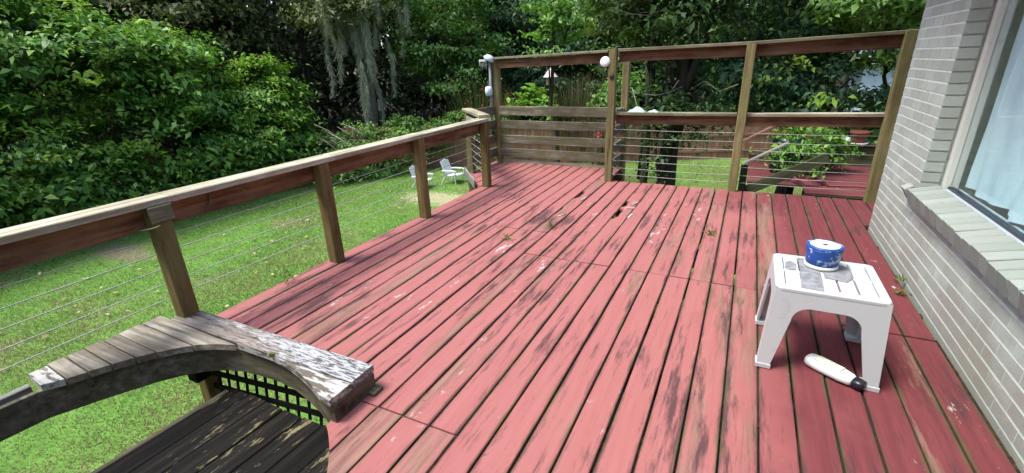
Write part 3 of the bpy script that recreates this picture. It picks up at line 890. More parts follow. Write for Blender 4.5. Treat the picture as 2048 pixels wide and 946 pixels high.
# dark landing below the cut-out
ld = thing('stair_landing', 'blackened plank landing one step below the red deck inside the curved curb', 'landing', (-1.9, .6, -.2))
ZL = -.20
bx0 = -2.445
for k in range(10):
    x0 = bx0 + k * .142; x1 = x0 + .136
    beam('board', ((x0 + x1) / 2 + .0, 1.222 + random.uniform(-.008, .004), ZL - .016 + random.uniform(-.003, .003)), ((x0 + x1) / 2 - .07, -1.2, ZL - .016), .136, .032, MAT['landing'], ld)
beam('edge_board', (bx0 - .022, 1.20, ZL - .05), (bx0 - .092, -1.2, ZL - .05), .09, .03, MAT['fascia'], ld, up=(1, 0, 0))
beam('end_joist', (bx0, 1.205, ZL - .08), (-1.05, 1.205, ZL - .08), .09, .04, MAT['black_wood'], ld, up=(0, 1, 0))
for x, y in ((-2.38, 1.14), (-1.2, 1.1), (-2.4, -.9), (-1.2, -.9)):
    post('leg', x, y, G - .05, ZL - .033, .09, MAT['black_wood'], ld)

# ------------------------------------------------------------------ white side table
tb = thing('side_table', 'small white plastic side table with slatted grimy top', 'table', (.47, 2.55, 0))
x0, x1, y0, y1, zt = .232, .690, 2.335, 2.785, .45


def rounded(x0, x1, y0, y1, r, n=5):
    P = []
    for cx, cy, a0 in ((x1 - r, y0 + r, -90), (x1 - r, y1 - r, 0), (x0 + r, y1 - r, 90), (x0 + r, y0 + r, 180)):
        for i in range(n + 1):
            a = R_(a0 + 90 * i / n); P.append((cx + r * math.cos(a), cy + r * math.sin(a)))
    return P


# top: rim ring plus five slats with slots between
rim = 0.042
tv = []
ring_o = rounded(x0, x1, y0, y1, .03)
ring_i = rounded(x0 + rim, x1 - rim, y0 + rim, y1 - rim, .012)
n = len(ring_o)
V = [(x, y, zt - .006) for x, y in ring_o] + [(x + (.004 if x < .46 else -.004), y + (.004 if y < 2.56 else -.004), zt) for x, y in ring_o] + [(x, y, zt) for x, y in ring_i] + [(x, y, zt - .018) for x, y in ring_i] + [(x, y, zt - .018) for x, y in ring_o]
F = []
for i in range(n):
    j = (i + 1) % n
    F += [(i, j, n + j, n + i), (n + i, n + j, 2 * n + j, 2 * n + i), (2 * n + i, 2 * n + j, 3 * n + j, 3 * n + i), (3 * n + i, 3 * n + j, 4 * n + j, 4 * n + i), (4 * n + i, 4 * n + j, j, i)]
obj('tabletop', mesh(V, F), MAT['plastic'], tb)
ns = 5
sw = (x1 - x0 - 2 * rim) / ns
for k in range(ns):
    a, b = x0 + rim + k * sw, x0 + rim + (k + 1) * sw
    obj('slat', mesh(*box_vf(a + .005, b - .005, y0 + rim - .002, y1 - rim + .002, zt - .016, zt - .001)), MAT['plastic'], tb)
obj('crossbar', mesh(*box_vf(x0 + rim, x1 - rim, 2.55, 2.57, zt - .02, zt - .0025)), MAT['plastic'], tb)
# grime film on the left slats
def film(poly, z, name='grime'):
    v, f = prism_vf(poly, z - .0005, z + .0008)
    obj(name, mesh(v, f), MAT['grime'], tb)
film([(.340, 2.36), (.432, 2.352), (.437, 2.47), (.441, 2.74), (.352, 2.752), (.347, 2.55)], zt + .001)
film([(.282, 2.58), (.305, 2.56), (.333, 2.575), (.336, 2.66), (.312, 2.69), (.288, 2.66)], zt + .0012)
film([(.45, 2.52), (.54, 2.50), (.57, 2.55), (.575, 2.70), (.50, 2.73), (.45, 2.71)], zt + .0014)
# apron with arched cut-outs flowing into splayed legs: four sides
zf = .0


def side(p, q, inward, name='apron'):
    """arched side panel between corner p and q (xy at the top), splayed legs"""
    p, q = Vector((*p, 0)), Vector((*q, 0)); L = (q - p).length; u = (q - p).normalized(); w = Vector((*inward, 0))
    top, sp = zt - .006, .028
    out, inn = [], []
    N = 22
    lw0, lw1, ah = .098, .062, .085
    outer_l = [(0, top), (-.004, top - .1), (-sp, .03), (-sp, 0)]
    inner_l = []
    # inner contour from left foot up over the arch to right foot
    pts = [(-sp + lw1, 0), (-sp + lw1, .03)]
    for i in range(9):
        a = i / 8 * math.pi / 2
        pts.append((lw0 - .012 + .075 * (1 - math.cos(a)), top - ah - .075 + .075 * math.sin(a)))
    pts2 = [(L - x, z) for x, z in reversed(pts)]
    inner_l = pts + pts2
    # outer contour matched
    def oz(x, z): return z
    poly = [(-sp, 0), (-sp, .03), (-.004, top - .12), (0, top), (L, top), (L + .004, top - .12), (L + sp, .03), (L + sp, 0)] + list(reversed(inner_l))
    # make faces by pairing: left leg strip, top strip, right leg strip
    V, F = [], []
    t_ = .012
    def P(s, z, d):
        tilt = sp * max(0, (top - z) / top)
        return p + u * s + w * (d - tilt) + Vector((0, 0, z))
    strip = []
    for (x, z) in inner_l:
        if x < L * .28 and z < top - ah - .001:
            k_ = (top - z) / top
            strip.append(((-sp * k_, z), (x, z)))
        elif x > L * .72 and z < top - ah - .001:
            k_ = (top - z) / top
            strip.append(((L + sp * k_, z), (x, z)))
        else:
            strip.append(((x, top), (x, z)))
    # insert the top corners
    k1 = next(i for i, s in enumerate(strip) if s[0][1] == top)
    k2 = len(strip) - 1 - next(i for i, s in enumerate(reversed(strip)) if s[0][1] == top)
    strip.insert(k2 + 1, ((L, top), strip[k2][1])); strip.insert(k1, ((0, top), strip[k1][1]))
    for (o_, i_) in strip:
        V += [P(*o_, 0), P(*i_, 0), P(*i_, t_), P(*o_, t_)]
    for i in range(len(strip) - 1):
        for s in range(4):
            F.append((i * 4 + s, i * 4 + (s + 1) % 4, (i + 1) * 4 + (s + 1) % 4, (i + 1) * 4 + s))
    e = (len(strip) - 1) * 4
    F += [(3, 2, 1, 0), (e, e + 1, e + 2, e + 3)]
    obj(name, mesh(V, F), MAT['plastic'], tb)


side((x0 + .002, y0 + .002), (x1 - .002, y0 + .002), (0, 1))
side((x1 - .002, y1 - .002), (x0 + .002, y1 - .002), (0, -1))
side((x0 + .003, y1 - .003), (x0 + .003, y0 + .003), (1, 0))
side((x1 - .003, y0 + .003), (x1 - .003, y1 - .003), (-1, 0))
for cx, cy, sx, sy in ((x0, y0, -1, -1), (x1, y0, 1, -1), (x0, y1, -1, 1), (x1, y1, 1, 1)):
    fxx, fyy = cx + sx * .029, cy + sy * .029
    v, f = box_vf(min(fxx, fxx - sx * .068), max(fxx, fxx - sx * .068), min(fyy, fyy - sy * .068), max(fyy, fyy - sy * .068), 0.003, .024)
    obj('foot', mesh(v, f), MAT['plastic'], tb)

# spool of blue cord on the table
sp_ = thing('cord_spool', 'round blue and white spool standing on the plastic table', 'spool', (.447, 2.665, zt + .002))
SPM = Matrix.Translation((.447, 2.665, zt + .003))
v, f = lathe_vf([(.062, 0), (.074, .002), (.077, .008), (.077, .016), (.070, .02)], 36)
obj('base_flange', mesh(v, f, True), MAT['white'], sp_, SPM)
v, f = lathe_vf([(.070, .020), (.0735, .026), (.0775, .06), (.081, .098), (.082, .108)], 36)
obj('winding', mesh(v, f, True), MAT['blue'], sp_, SPM)
v, f = lathe_vf([(.082, .108), (.0835, .112), (.082, .118), (.077, .121)], 36)
obj('rim', mesh(v, f, True), MAT['blue'], sp_, SPM)
v, f = lathe_vf([(.0765, .116), (.076, .1205), (.05, .122), (.014, .1225), (.010, .118)], 36)
obj('top_disc', mesh(v, f, True), MAT['spooltop'], sp_, SPM)
v, f = lathe_vf([(.0095, .1205), (.0094, .1228)], 14)
obj('centre_hole', mesh(v, f, False), MAT['black'], sp_, SPM)

# lotion bottle lying on the deck
bt = thing('lotion_bottle', 'white lotion bottle with black cap lying on the deck under the table', 'bottle', (.54, 2.36, 0))
A, B = Vector((.440, 2.445, .030)), Vector((.645, 2.302, .028))
BM = frame(A, B)
BLn = (B - A).length


def sect(xs, a_list, b_list, n=20):
    V, F = [], []
    for x, a, b in zip(xs, a_list, b_list):
        for s in range(n):
            t = 2 * math.pi * s / n
            cy_, sz = math.cos(t), math.sin(t)
            V.append((x, a * math.copysign(abs(cy_) ** .75, cy_), b * math.copysign(abs(sz) ** .75, sz)))
    for i in range(len(xs) - 1):
        for s in range(n):
            F.append((i * n + s, (i + 1) * n + s, (i + 1) * n + (s + 1) % n, i * n + (s + 1) % n))
    F.append(tuple(range(n))); F.append(tuple(reversed(range((len(xs) - 1) * n, len(xs) * n))))
    return V, F


v, f = sect([0, .006, .02, .06, .12, .17, .205, .215, .22], [.024, .036, .044, .048, .047, .044, .037, .030, .026], [.016, .023, .027, .029, .028, .026, .024, .022, .02])
obj('body', mesh(v, f, True), MAT['bottle'], bt, BM)
v, f = sect([.219, .222, .25, .262, .266], [.028, .031, .031, .027, .017], [.021, .024, .024, .021, .013])
obj('cap', mesh(v, f, True), MAT['black'], bt, BM)
V = []
for i in range(9):
    x = .045 + .12 * i / 8
    for j in range(5):
        yv = -.028 + .056 * j / 4
        hz = .0295 * (1 - abs(yv / .052) ** 2.6) ** .5 * (1.0 if x < .13 else .985) + .0015
        V.append((x, yv, hz))
F = [(i * 5 + j, (i + 1) * 5 + j, (i + 1) * 5 + j + 1, i * 5 + j + 1) for i in range(8) for j in range(4)]
obj('label_print', mesh(V, F, True), MAT['printed'], bt, BM)

# ------------------------------------------------------------------ foliage helpers
def leaves(C, N, size, rng, aspect=.55, droop=.25):
    n = len(C)
    N = N / (np.linalg.norm(N, axis=1, keepdims=True) + 1e-9)
    t = rng.normal(size=(n, 3)); t[:, 2] -= .5
    t -= N * (t * N).sum(1, keepdims=True); t /= (np.linalg.norm(t, axis=1, keepdims=True) + 1e-9)
    b = np.cross(N, t)
    s = size[:, None]
    base = C - t * s * .5
    tip = C + t * s * .5 - np.array([0, 0, 1]) * s * droop
    l = C + b * s * aspect * .5 + N * s * .07
    r = C - b * s * aspect * .5 + N * s * .07
    return np.stack([base, r, tip, l], 1)


def crown(lobes, clumps, per, rc, size, seed, aspect=.55, up=.9, shell=.6, flat=.38):
    """lobes: (cx,cy,cz,rx,ry,rz). Leaf clumps spread through the outer part of each lobe."""
    rng = np.random.default_rng(seed)
    lob = np.array(lobes, float)
    w = (lob[:, 3] * lob[:, 4] + lob[:, 4] * lob[:, 5] + lob[:, 3] * lob[:, 5]); w /= w.sum()
    idx = rng.choice(len(lob), clumps, p=w)
    d = rng.normal(size=(clumps, 3)); d /= np.linalg.norm(d, axis=1, keepdims=True)
    d[:, 2] = d[:, 2] * .95 + .12
    k = shell + (1 - shell) * rng.uniform(0, 1, clumps) ** .6
    k *= rng.uniform(.82, 1.12, clumps)
    cc = lob[idx, :3] + d * lob[idx, 3:] * k[:, None]
    sc = rng.uniform(.6, 1.35, clumps)
    li = np.repeat(np.arange(clumps), per)
    P = cc[li] + rng.normal(size=(len(li), 3)) * (rc * sc[li])[:, None] * np.array([1, 1, flat])
    N = d[li] * .55 + np.array([0, 0, up]) + rng.normal(size=(len(li), 3)) * .38
    S = size * rng.uniform(.45, 1.5, len(li)) * rng.uniform(.75, 1.3, clumps)[li]
    V = leaves(P, N, S, rng, aspect)
    return V[V[:, :, 2].min(1) > G - .02]


def limbs(base, top, r0, lobes, seed, wob=.12):
    r = random.Random(seed)
    base, top = Vector(base), Vector(top)
    pts, rad = [], []
    for i in range(8):
        t = i / 7
        p = base.lerp(top, t) + Vector((r.uniform(-wob, wob), r.uniform(-wob, wob), 0)) * (t > 0)
        pts.append(p); rad.append(r0 * (1.25 - .9 * t) if i else r0 * 1.5)
    parts = [tube_vf(pts, rad, 9)]
    for lo in lobes:
        c = Vector(lo[:3])
        i = min(6, max(2, int(7 * min(.9, max(.25, (c.z - base.z) / max(.1, top.z - base.z) * .75)))))
        s = pts[i]
        m1 = s.lerp(c, .5) + Vector((r.uniform(-.2, .2), r.uniform(-.2, .2), .25))
        parts.append(tube_vf([s, s.lerp(m1, .5) + Vector((0, 0, .1)), m1, c, c + (c - m1) * .5], [rad[i] * .6, rad[i] * .5, rad[i] * .38, rad[i] * .22, .01], 6))
        for q in range(3):
            e = c + Vector((r.uniform(-1, 1) * lo[3], r.uniform(-1, 1) * lo[4], r.uniform(-.4, .8) * lo[5]))
            parts.append(tube_vf([m1, m1.lerp(e, .5) + Vector((0, 0, .1)), e], [rad[i] * .25, rad[i] * .17, .006], 5))
    return merge(parts)


def tree(name, label, cat, base, h, r0, lobes, leaf, clumps, per, rc, size, seed, group=None, bark_='trunk', lean=(0, 0), young=0, **k):
    t = thing(name, label, cat, base, 0, group)
    top = (base[0] + lean[0], base[1] + lean[1], base[2] + h)
    v, f = limbs(base, top, r0, lobes, seed)
    obj('trunk', mesh(v, f, True), MAT[bark_], t)
    obj('crown', fast_quads(crown(lobes, clumps, per, rc, size, seed, **k)), LEAF[leaf], t)
    if young:
        yl = [(x, y, z + .12 * rz, rx * 1.04, ry * 1.04, rz) for x, y, z, rx, ry, rz in lobes]
        kk = dict(k); kk['shell'] = .92; kk['flat'] = .5
        V = crown(yl, young, 46, rc * .55, size * .8, seed + 500, **kk)
        obj('young_leaves', fast_quads(V), LEAF['young'], t)
    return t


def fallen_leaves():
    rng = np.random.default_rng(21)
    n = 260
    X = rng.uniform(-14, -3.1, n); Y = rng.uniform(-1.5, 14, n)
    P = np.stack([X, Y, np.full(n, G + .065)], 1)
    V = leaves(P, np.array([0, 0, 1.0]) + rng.normal(size=(n, 3)) * .25, rng.uniform(.05, .13, n), rng, .6, .0)
    m = NT('fallen_leaf', .9, .1)
    m.color(m.ramp(m.island(), [(0, (.2, .12, .06)), (.5, (.4, .31, .17)), (1, (.5, .45, .25))]))
    obj('fallen_leaves', fast_quads(V), m.m, label='brown and tan fallen leaves scattered over the lawn', cat='leaves', kind='stuff')


fallen_leaves()
# hedge of big shrubs along the left side of the lawn
HG = 'big shrubs along the left of the lawn'
tree('large_shrub', 'huge bushy shrub at the far left edge behind the railing', 'shrub', (-17.6, 2.2, G), 4.5, .14,
     [(-17.3, 1.8, -.3, 2.2, 2.2, 2.2), (-18, 3.0, 2.2, 2.4, 2.2, 2.2), (-16.4, 3.2, -1.3, 1.4, 1.5, 1.3), (-17.2, -.6, .6, 2.2, 2.0, 2.4)], 'hedge', 150, 170, .36, .17, 21, HG)
tree('large_shrub', 'tall dark green shrub second from the left at the lawn edge', 'shrub', (-17.0, 5.8, G), 4.6, .14,
     [(-16.7, 5.3, -.8, 1.7, 1.8, 1.8), (-17.5, 6.2, 1.4, 2.1, 2.1, 2.1), (-16.2, 6.3, -1.6, 1.2, 1.3, 1.1), (-17.8, 4.9, 3.0, 1.6, 1.6, 1.5)], 'hedge', 125, 175, .34, .17, 22, HG, shell=.8, young=100)
tree('large_shrub', 'dense glossy shrub in the middle of the lawn edge', 'shrub', (-16.9, 9.0, G), 4.6, .14,
     [(-16.6, 8.6, -.9, 1.7, 1.7, 1.8), (-17.2, 9.3, 1.1, 1.9, 1.8, 1.6), (-16.1, 9.6, -1.7, 1.2, 1.3, 1.0), (-17.3, 7.8, 1.6, 1.5, 1.5, 1.5)], 'hedge', 125, 175, .34, .17, 23, HG, shell=.8, young=100)
tree('large_shrub', 'rounded bright green shrub ending the hedge beside the dark woods', 'shrub', (-16.7, 11.8, G), 3.6, .12,
     [(-16.4, 11.6, -1.0, 1.6, 1.6, 1.6), (-16.8, 12.0, .4, 1.5, 1.5, 1.3), (-15.9, 12.2, -1.8, 1.2, 1.2, .9)], 'hedge', 125, 175, .34, .17, 24, HG, shell=.8, young=100)
# taller trees behind the hedge
TG = 'woodland trees behind the yard'
tree('woodland_tree', 'tall leafy tree above the hedge at the upper left', 'tree', (-22.5, 6.0, G), 9, .2,
     [(-21.8, 5.0, 3.4, 2.6, 2.6, 2.2), (-22.5, 7.8, 3.2, 2.6, 2.6, 2.4), (-22.5, 6, 6.2, 3.2, 3.2, 2.4), (-21, 2.2, 4.2, 2.4, 2.6, 2.4)], 'oak', 230, 130, .5, .22, 31, TG, young=30)
tree('woodland_tree', 'tall thin leaved tree rising behind the round bright shrub', 'tree', (-21.0, 12.8, G), 9, .18,
     [(-20.4, 11.6, 3.0, 2.2, 2.3, 2.0), (-20.8, 14.0, 3.6, 2.3, 2.2, 1.9), (-21, 13, 6.3, 3.0, 3.0, 2.4)], 'olive', 200, 120, .5, .19, 32, TG)
tree('woodland_tree', 'pale green tree whose branches hang right of the grey moss', 'tree', (-13.2, 19.6, G), 9, .15,
     [(-13.4, 18.6, 2.2, 1.3, 1.3, 1.4), (-12.2, 18.8, 1.0, 1.2, 1.1, 1.2), (-12.8, 19.4, 4.2, 2.2, 2.2, 1.6), (-11.6, 20, 2.5, 1.2, 1.3, 1.4)], 'vine', 120, 100, .38, .16, 33, TG, young=10)
tree('woodland_tree', 'dark bluish tree above the bay railing', 'tree', (-10.6, 23.5, G), 8, .2,
     [(-11.2, 22.6, 1.6, 1.8, 1.6, 1.6), (-9.4, 22.8, .9, 1.8, 1.6, 1.6), (-10.4, 23.2, 4.0, 2.6, 2.4, 2.0), (-8.0, 24, 2.4, 1.7, 1.6, 1.6)], 'blue', 190, 110, .42, .18, 34, TG)
tree('woodland_tree', 'shadowy broadleaf tree between the bay railing and the main post', 'tree', (-5.6, 23.8, G), 8, .2,
     [(-6.2, 23.0, .8, 1.6, 1.5, 1.5), (-4.6, 23.4, 1.9, 1.8, 1.5, 1.6), (-5.6, 23.8, 4.4, 2.6, 2.4, 2.0)], 'oak', 150, 110, .42, .18, 35, TG)
tree('woodland_tree', 'bright leaved young tree just above the top rail left of the main post', 'tree', (-5.7, 14.6, G), 6.5, .08,
     [(-5.7, 14.2, 1.9, .7, .7, .7), (-5.1, 14.5, 2.6, .9, .8, .6), (-6.1, 14.8, 3.3, 1.2, 1.1, .8)], 'vine', 50, 45, .22, .14, 36, TG)

# moss-hung tree
mt_base = (-15.3, 16.4, G)
mt = tree('moss_draped_tree', 'old tree hung with long grey strands of moss behind the lawn', 'tree', mt_base, 8.5, .24,
          [(-15.8, 15.6, 3.6, 1.6, 1.6, 1.2), (-14.4, 16.4, 4.2, 1.8, 1.6, 1.2), (-15.6, 17, 6.0, 2.6, 2.4, 1.6)], 'olive', 210, 45, .36, .16, 41, bark_='trunk_pale', lean=(.5, .1))


def moss():
    """beards of moss: short hair-like flakes packed round a tapering hanging axis"""
    rng = np.random.default_rng(5)
    Q = []
    beards = [(628, 25, 110, .10), (655, 70, 160, .14), (640, -60, 60, .2), (670, -80, 100, .24), (690, -60, 130, .2), (705, 60, 255, .13),
              (715, 120, 262, .09), (735, -60, 140, .18), (745, 150, 264, .09), (760, -50, 90, .16), (788, 70, 195, .08), (796, 105, 150, .10),
              (832, 10, 110, .10), (820, -40, 50, .12), (720, -50, 110, .2), (700, -80, 60, .25), (655, -70, 20, .25), (612, -60, 20, .12), (648, -60, 45, .22), (684, -40, 90, .26), (730, -60, 80, .24), (770, -70, 40, .2), (705, -90, 40, .3), (640, 20, 75, .14), (850, -60, 60, .14), (628, 100, 185, .09), (725, 20, 160, .12)]
    for bx, yt, yb, wd in beards:
        az = R_(-44.4 + (bx - 680) * .04); d = 22 + rng.uniform(-.7, .7)
        zt, zb = 4.05 - yt * .019, 4.05 - yb * .019
        n = int(330 * (zt - zb) * (.35 + wd * 3))
        t = rng.uniform(0, 1, n) ** .8
        ph, lean = rng.uniform(0, 6), rng.uniform(-.12, .25)
        r = .78 * wd * (1.15 - t) ** .8 * (1 + .45 * np.sin(t * 9 + ph)) 
        a = rng.uniform(0, 2 * np.pi, n); k = np.sqrt(rng.uniform(0, 1, n))
        ax, ay = np.cos(az), -np.sin(az)          # sideways direction
        off = np.cos(a) * r * k + lean * t + .05 * np.sin(t * 6 + ph)
        dep = np.sin(a) * r * k
        p0 = np.stack([d * np.sin(az) + ax * off + np.sin(az) * dep, d * np.cos(az) + ay * off + np.cos(az) * dep, zt + (zb - zt) * t], 1)
        ln = rng.uniform(.10, .30, n)[:, None]
        p1 = p0 + np.concatenate([rng.normal(size=(n, 2)) * .38, -np.ones((n, 1))], 1) * ln
        an = rng.uniform(0, np.pi, n); w = rng.uniform(.006, .017, n)[:, None]
        sv = np.stack([np.cos(an), np.sin(an), np.zeros(n)], 1) * w
        Q.append(np.stack([p0 - sv, p0 + sv, p1 + sv * .4, p1 - sv * .4], 1))
    obj('hanging_moss', fast_quads(np.concatenate(Q)), LEAF['moss'], mt, kind='stuff')


moss()
# trees close behind the back railing
RG = 'trees close behind the back railing'
tree('yard_tree', 'thick dark trunk tree right of the main post behind the cables', 'tree', (-1.42, 11.0, G), 7.5, .2,
     [(-1.6, 10.6, 2.6, 1.5, 1.2, .9), (-.6, 10.8, 3.0, 1.4, 1.2, 1.0), (-1.4, 11, 4.6, 2.4, 2.2, 1.4), (-2.6, 10.6, 2.7, 1.0, 1.0, .7)], 'oak', 120, 100, .3, .115, 51, RG)
tree('yard_tree', 'slender dark trunk tree just right of the main post', 'tree', (-2.12, 11.2, G), 6.5, .085,
     [(-2.4, 11.0, 2.3, .8, .8, .6), (-1.9, 11.4, 3.4, 1.3, 1.2, .8)], 'olive', 90, 42, .22, .12, 52, RG)
tree('yard_tree', 'leafy broad tree filling the view behind the right half of the railing', 'tree', (1.0, 12.6, G), 6, .14,
     [(.4, 11.6, 1.0, 1.1, 1.0, .9), (1.5, 11.4, .7, 1.0, 1.0, .8), (1.0, 11.8, 2.3, 1.6, 1.2, .9), (2.0, 12.2, 2.2, 1.0, 1.0, .9), (-.4, 12.4, 1.6, .9, .9, .8), (1.2, 12.6, 4.0, 2.2, 2.0, 1.2)], 'blue', 165, 105, .27, .12, 53, RG, young=40)
tree('yard_tree', 'lime green leafy branches at the top right beside the brick corner', 'tree', (2.6, 11.6, G), 6, .1,
     [(1.7, 10.6, 2.3, .9, .8, .55), (2.2, 11.0, 1.7, .6, .6, .5), (2.6, 11.6, 3.4, 1.4, 1.4, .9), (2.35, 11.5, .25, .6, .6, .5)], 'vine', 75, 95, .24, .125, 54, RG, young=30)
tree('ivy_stem', 'thin ivy wrapped stem between the two dark trunks', 'vine', (-1.72, 10.6, G), 5.5, .035,
     [(-1.72, 10.6, -2.0, .25, .25, .6), (-1.75, 10.6, -.6, .2, .2, .9), (-1.6, 10.5, .5, .45, .3, .5), (-1.2, 10.4, .1, .4, .25, .55), (-.6, 10.5, .3, .5, .3, .45)], 'oak', 95, 26, .13, .085, 55, lean=(.1, 0))
# ragged vines hanging from the branches
vr = np.random.default_rng(15)
VP, VN = [], []
for q in range(26):
    x0_, y0_ = vr.uniform(-2.4, .6), vr.uniform(9.8, 10.6); zt_ = vr.uniform(.5, 2.6); ln_ = vr.uniform(.4, 1.9)
    for _ in range(int(24 * ln_)):
        VP.append((x0_ + vr.normal() * .05, y0_ + vr.normal() * .05, zt_ - vr.uniform(0, 1) * ln_)); VN.append(vr.normal(size=3) + np.array([0, -.5, .3]))
obj('hanging_vines', fast_quads(leaves(np.array(VP), np.array(VN), vr.uniform(.04, .11, len(VP)), vr)), LEAF['oak'], bpy.data.objects['yard_tree'], kind='stuff')
tr_ = random.Random(8)
for nm in ('yard_tree', 'yard_tree.001', 'yard_tree.002'):
    o = bpy.data.objects[nm]; c = WM[nm].translation
    for q in range(7):
        a = Vector((c.x + tr_.uniform(-1.5, 1.5), c.y - tr_.uniform(.6, 1.3), tr_.uniform(.6, 3.2)))
        e = a + Vector((tr_.uniform(-1.0, 1.0), tr_.uniform(-.3, .3), tr_.uniform(-.7, .5)))
        tube('twig', [a, a.lerp(e, .35) + Vector((0, 0, tr_.uniform(-.15, .15))), a.lerp(e, .7) + Vector((0, 0, tr_.uniform(-.15, .15))), e], [.011, .009, .006, .003], MAT['twig'], o, 5)

# distant wood that closes the view
def woods():
    rng = np.random.default_rng(77)
    n = 2600
    az = rng.uniform(R_(-88), R_(40), n)
    d = rng.uniform(25, 40, n)
    z = G + rng.beta(1.6, 1.2, n) * 15
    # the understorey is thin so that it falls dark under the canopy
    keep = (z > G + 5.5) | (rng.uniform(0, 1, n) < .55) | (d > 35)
    az, d, z = az[keep], d[keep], z[keep]
    cc = np.stack([d * np.sin(az), d * np.cos(az), z], 1)
    per = 52
    li = np.repeat(np.arange(len(cc)), per)
    P = cc[li] + rng.normal(size=(len(li), 3)) * np.array([.8, .8, .45])
    N = rng.normal(size=(len(li), 3)) * .5 + np.array([0, 0, .8]) - .35 * np.stack([np.sin(az), np.cos(az), 0 * az], 1)[li]
    V = leaves(P, N, .36 * rng.uniform(.6, 1.3, len(li)), rng)
    V = V[V[:, :, 2].min(1) > G]
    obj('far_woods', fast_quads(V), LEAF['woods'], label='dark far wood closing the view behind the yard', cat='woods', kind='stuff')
    n = 1500
    az = rng.uniform(R_(-95), R_(45), n); d = rng.uniform(41, 47, n); z = G + rng.uniform(0, 18, n)
    cc = np.stack([d * np.sin(az), d * np.cos(az), z], 1)
    li = np.repeat(np.arange(n), 40)
    P = cc[li] + rng.normal(size=(len(li), 3)) * np.array([1.3, 1.3, .9])
    V = leaves(P, rng.normal(size=(len(li), 3)), .8 * rng.uniform(.6, 1.3, len(li)), rng, .7)
    V = V[V[:, :, 2].min(1) > G]
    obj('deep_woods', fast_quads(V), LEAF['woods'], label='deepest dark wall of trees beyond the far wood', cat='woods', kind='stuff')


woods()


def sky_block_woods():  # unseen trees added behind the camera to cut low sky light
    rng = np.random.default_rng(78)
    n = 900
    az = rng.uniform(R_(112), R_(252), n)
    d = rng.uniform(15, 24, n)
    z = G + 1 + rng.beta(1.5, 1.2, n) * 14
    cc = np.stack([d * np.sin(az), d * np.cos(az), z], 1)
    li = np.repeat(np.arange(n), 46)
    P = cc[li] + rng.normal(size=(len(li), 3)) * np.array([.9, .9, .5])
    N = rng.normal(size=(len(li), 3)) * .5 + np.array([0, 0, .8])
    V = leaves(P, N, .5 * rng.uniform(.6, 1.3, len(li)), rng)
    V = V[V[:, :, 2].min(1) > G]
    obj('sky_block_woods', fast_quads(V), LEAF['woods'], label='unseen wood added behind the near end of the deck to block low sky', cat='woods', kind='stuff')


sky_block_woods()
# bare forest trunks in the shade
tg = 'bare trunks in the shaded wood'
spots_ = [(-20, 17.5, .16, 'dim trunk in the shade just left of the moss tree'), (-18.2, 20, .12, 'slim dim trunk behind the moss strands'),
          (-14.5, 23, .18, 'dim trunk right of the moss tree'), (-12.2, 26, .15, 'dim trunk behind the red flowered clump'), (-23, 15.5, .15, 'dim trunk at the dark gap beside the hedge'),
          (2.6, 19, .18, 'dim trunk deep behind the leafy broad tree'), (-3.2, 17, .12, 'dim trunk far behind the slender dark trunk')]
for i, (x, y, r, lb) in enumerate(spots_):
    v, f = tube_vf([(x, y, G - .1), (x + .1, y, 0), (x - .1, y + .1, 3), (x + .15, y, 7)], [r * 1.3, r, r * .85, r * .6], 8)
    obj('tree_trunk', mesh(v, f, True), MAT['trunk'], None, None, lb, 'trunk', tg)

# bright ground cover mound at the far left corner of the lawn
obj('ground_cover', fast_quads(crown([(-14.3, 12.9, -2.2, 1.1, 1.1, .9), (-13.6, 14.0, -2.1, 1.2, 1.0, 1.05), (-14.6, 14.4, -1.6, 1.2, 1.1, 1.0), (-12.9, 15.2, -2.0, 1.1, .9, 1.15), (-14.9, 13.2, -1.7, 1.0, 1.2, .9), (-12.0, 16.2, -1.6, .9, .6, .7)],
    260, 55, .22, .12, 61)), LEAF['vine'], label='bright green creeper mound at the far corner of the lawn', cat='creeper', kind='stuff')
v = []
r = random.Random(4)
for k in range(16):
    a = Vector((-15.2 + r.uniform(0, 1.6), 12.4 + r.uniform(0, 1.4), -.9 + r.uniform(-.3, .5)))
    b = a + Vector((r.uniform(.3, 1.2), r.uniform(.1, .6), r.uniform(-1.0, -.2)))
    v.append(tube_vf([a, a.lerp(b, .5) + Vector((0, 0, .12)), b], [.014, .011, .004], 5))
obj('dead_branches', mesh(*merge(v), True), MAT['twig'], label='pale dead branches sticking out of the creeper mound', cat='branch')

# ------------------------------------------------------------------ brown yard fence
fa0, fa1 = Vector((-15.4, 14.8, 0)), Vector((6.5, 25.1, 0))
fd = (fa1 - fa0).normalized(); fn = Vector((fd.y, -fd.x, 0))
fe = thing('yard_fence', 'reddish brown board fence at the far end of the lawn', 'fence', fa0 + Vector((0, 0, G)))
Lf = (fa1 - fa0).length
k = 0; s = 0.0
while s < Lf:
    h = 1.78 + random.uniform(-.012, .012)
    p = fa0 + fd * s
    beam('picket', (p.x, p.y, G - .02), (p.x, p.y, G + h), .138, .018, MAT['fence'], fe, up=fn, c=.003)
    s += .142
for z in (.35, 1.0, 1.6):
    a = fa0 + fn * .03; b = fa1 + fn * .03
    beam('fence_rail', (a.x, a.y, G + z), (b.x, b.y, G + z), .085, .036, MAT['fence'], fe, up=fn)
# creeper over the fence top
Cl = []
for s in np.linspace(1.0, 7.0, 16): 
    p = fa0 + fd * float(s); Cl.append((p.x, p.y, -.95 + .25 * math.sin(s * 3), .5, .4, .3))
obj('fence_creeper', fast_quads(crown(Cl, 130, 40, .16, .1, 62)), LEAF['vine'], label='green creeper lying along the top of the brown fence', cat='creeper', kind='stuff')

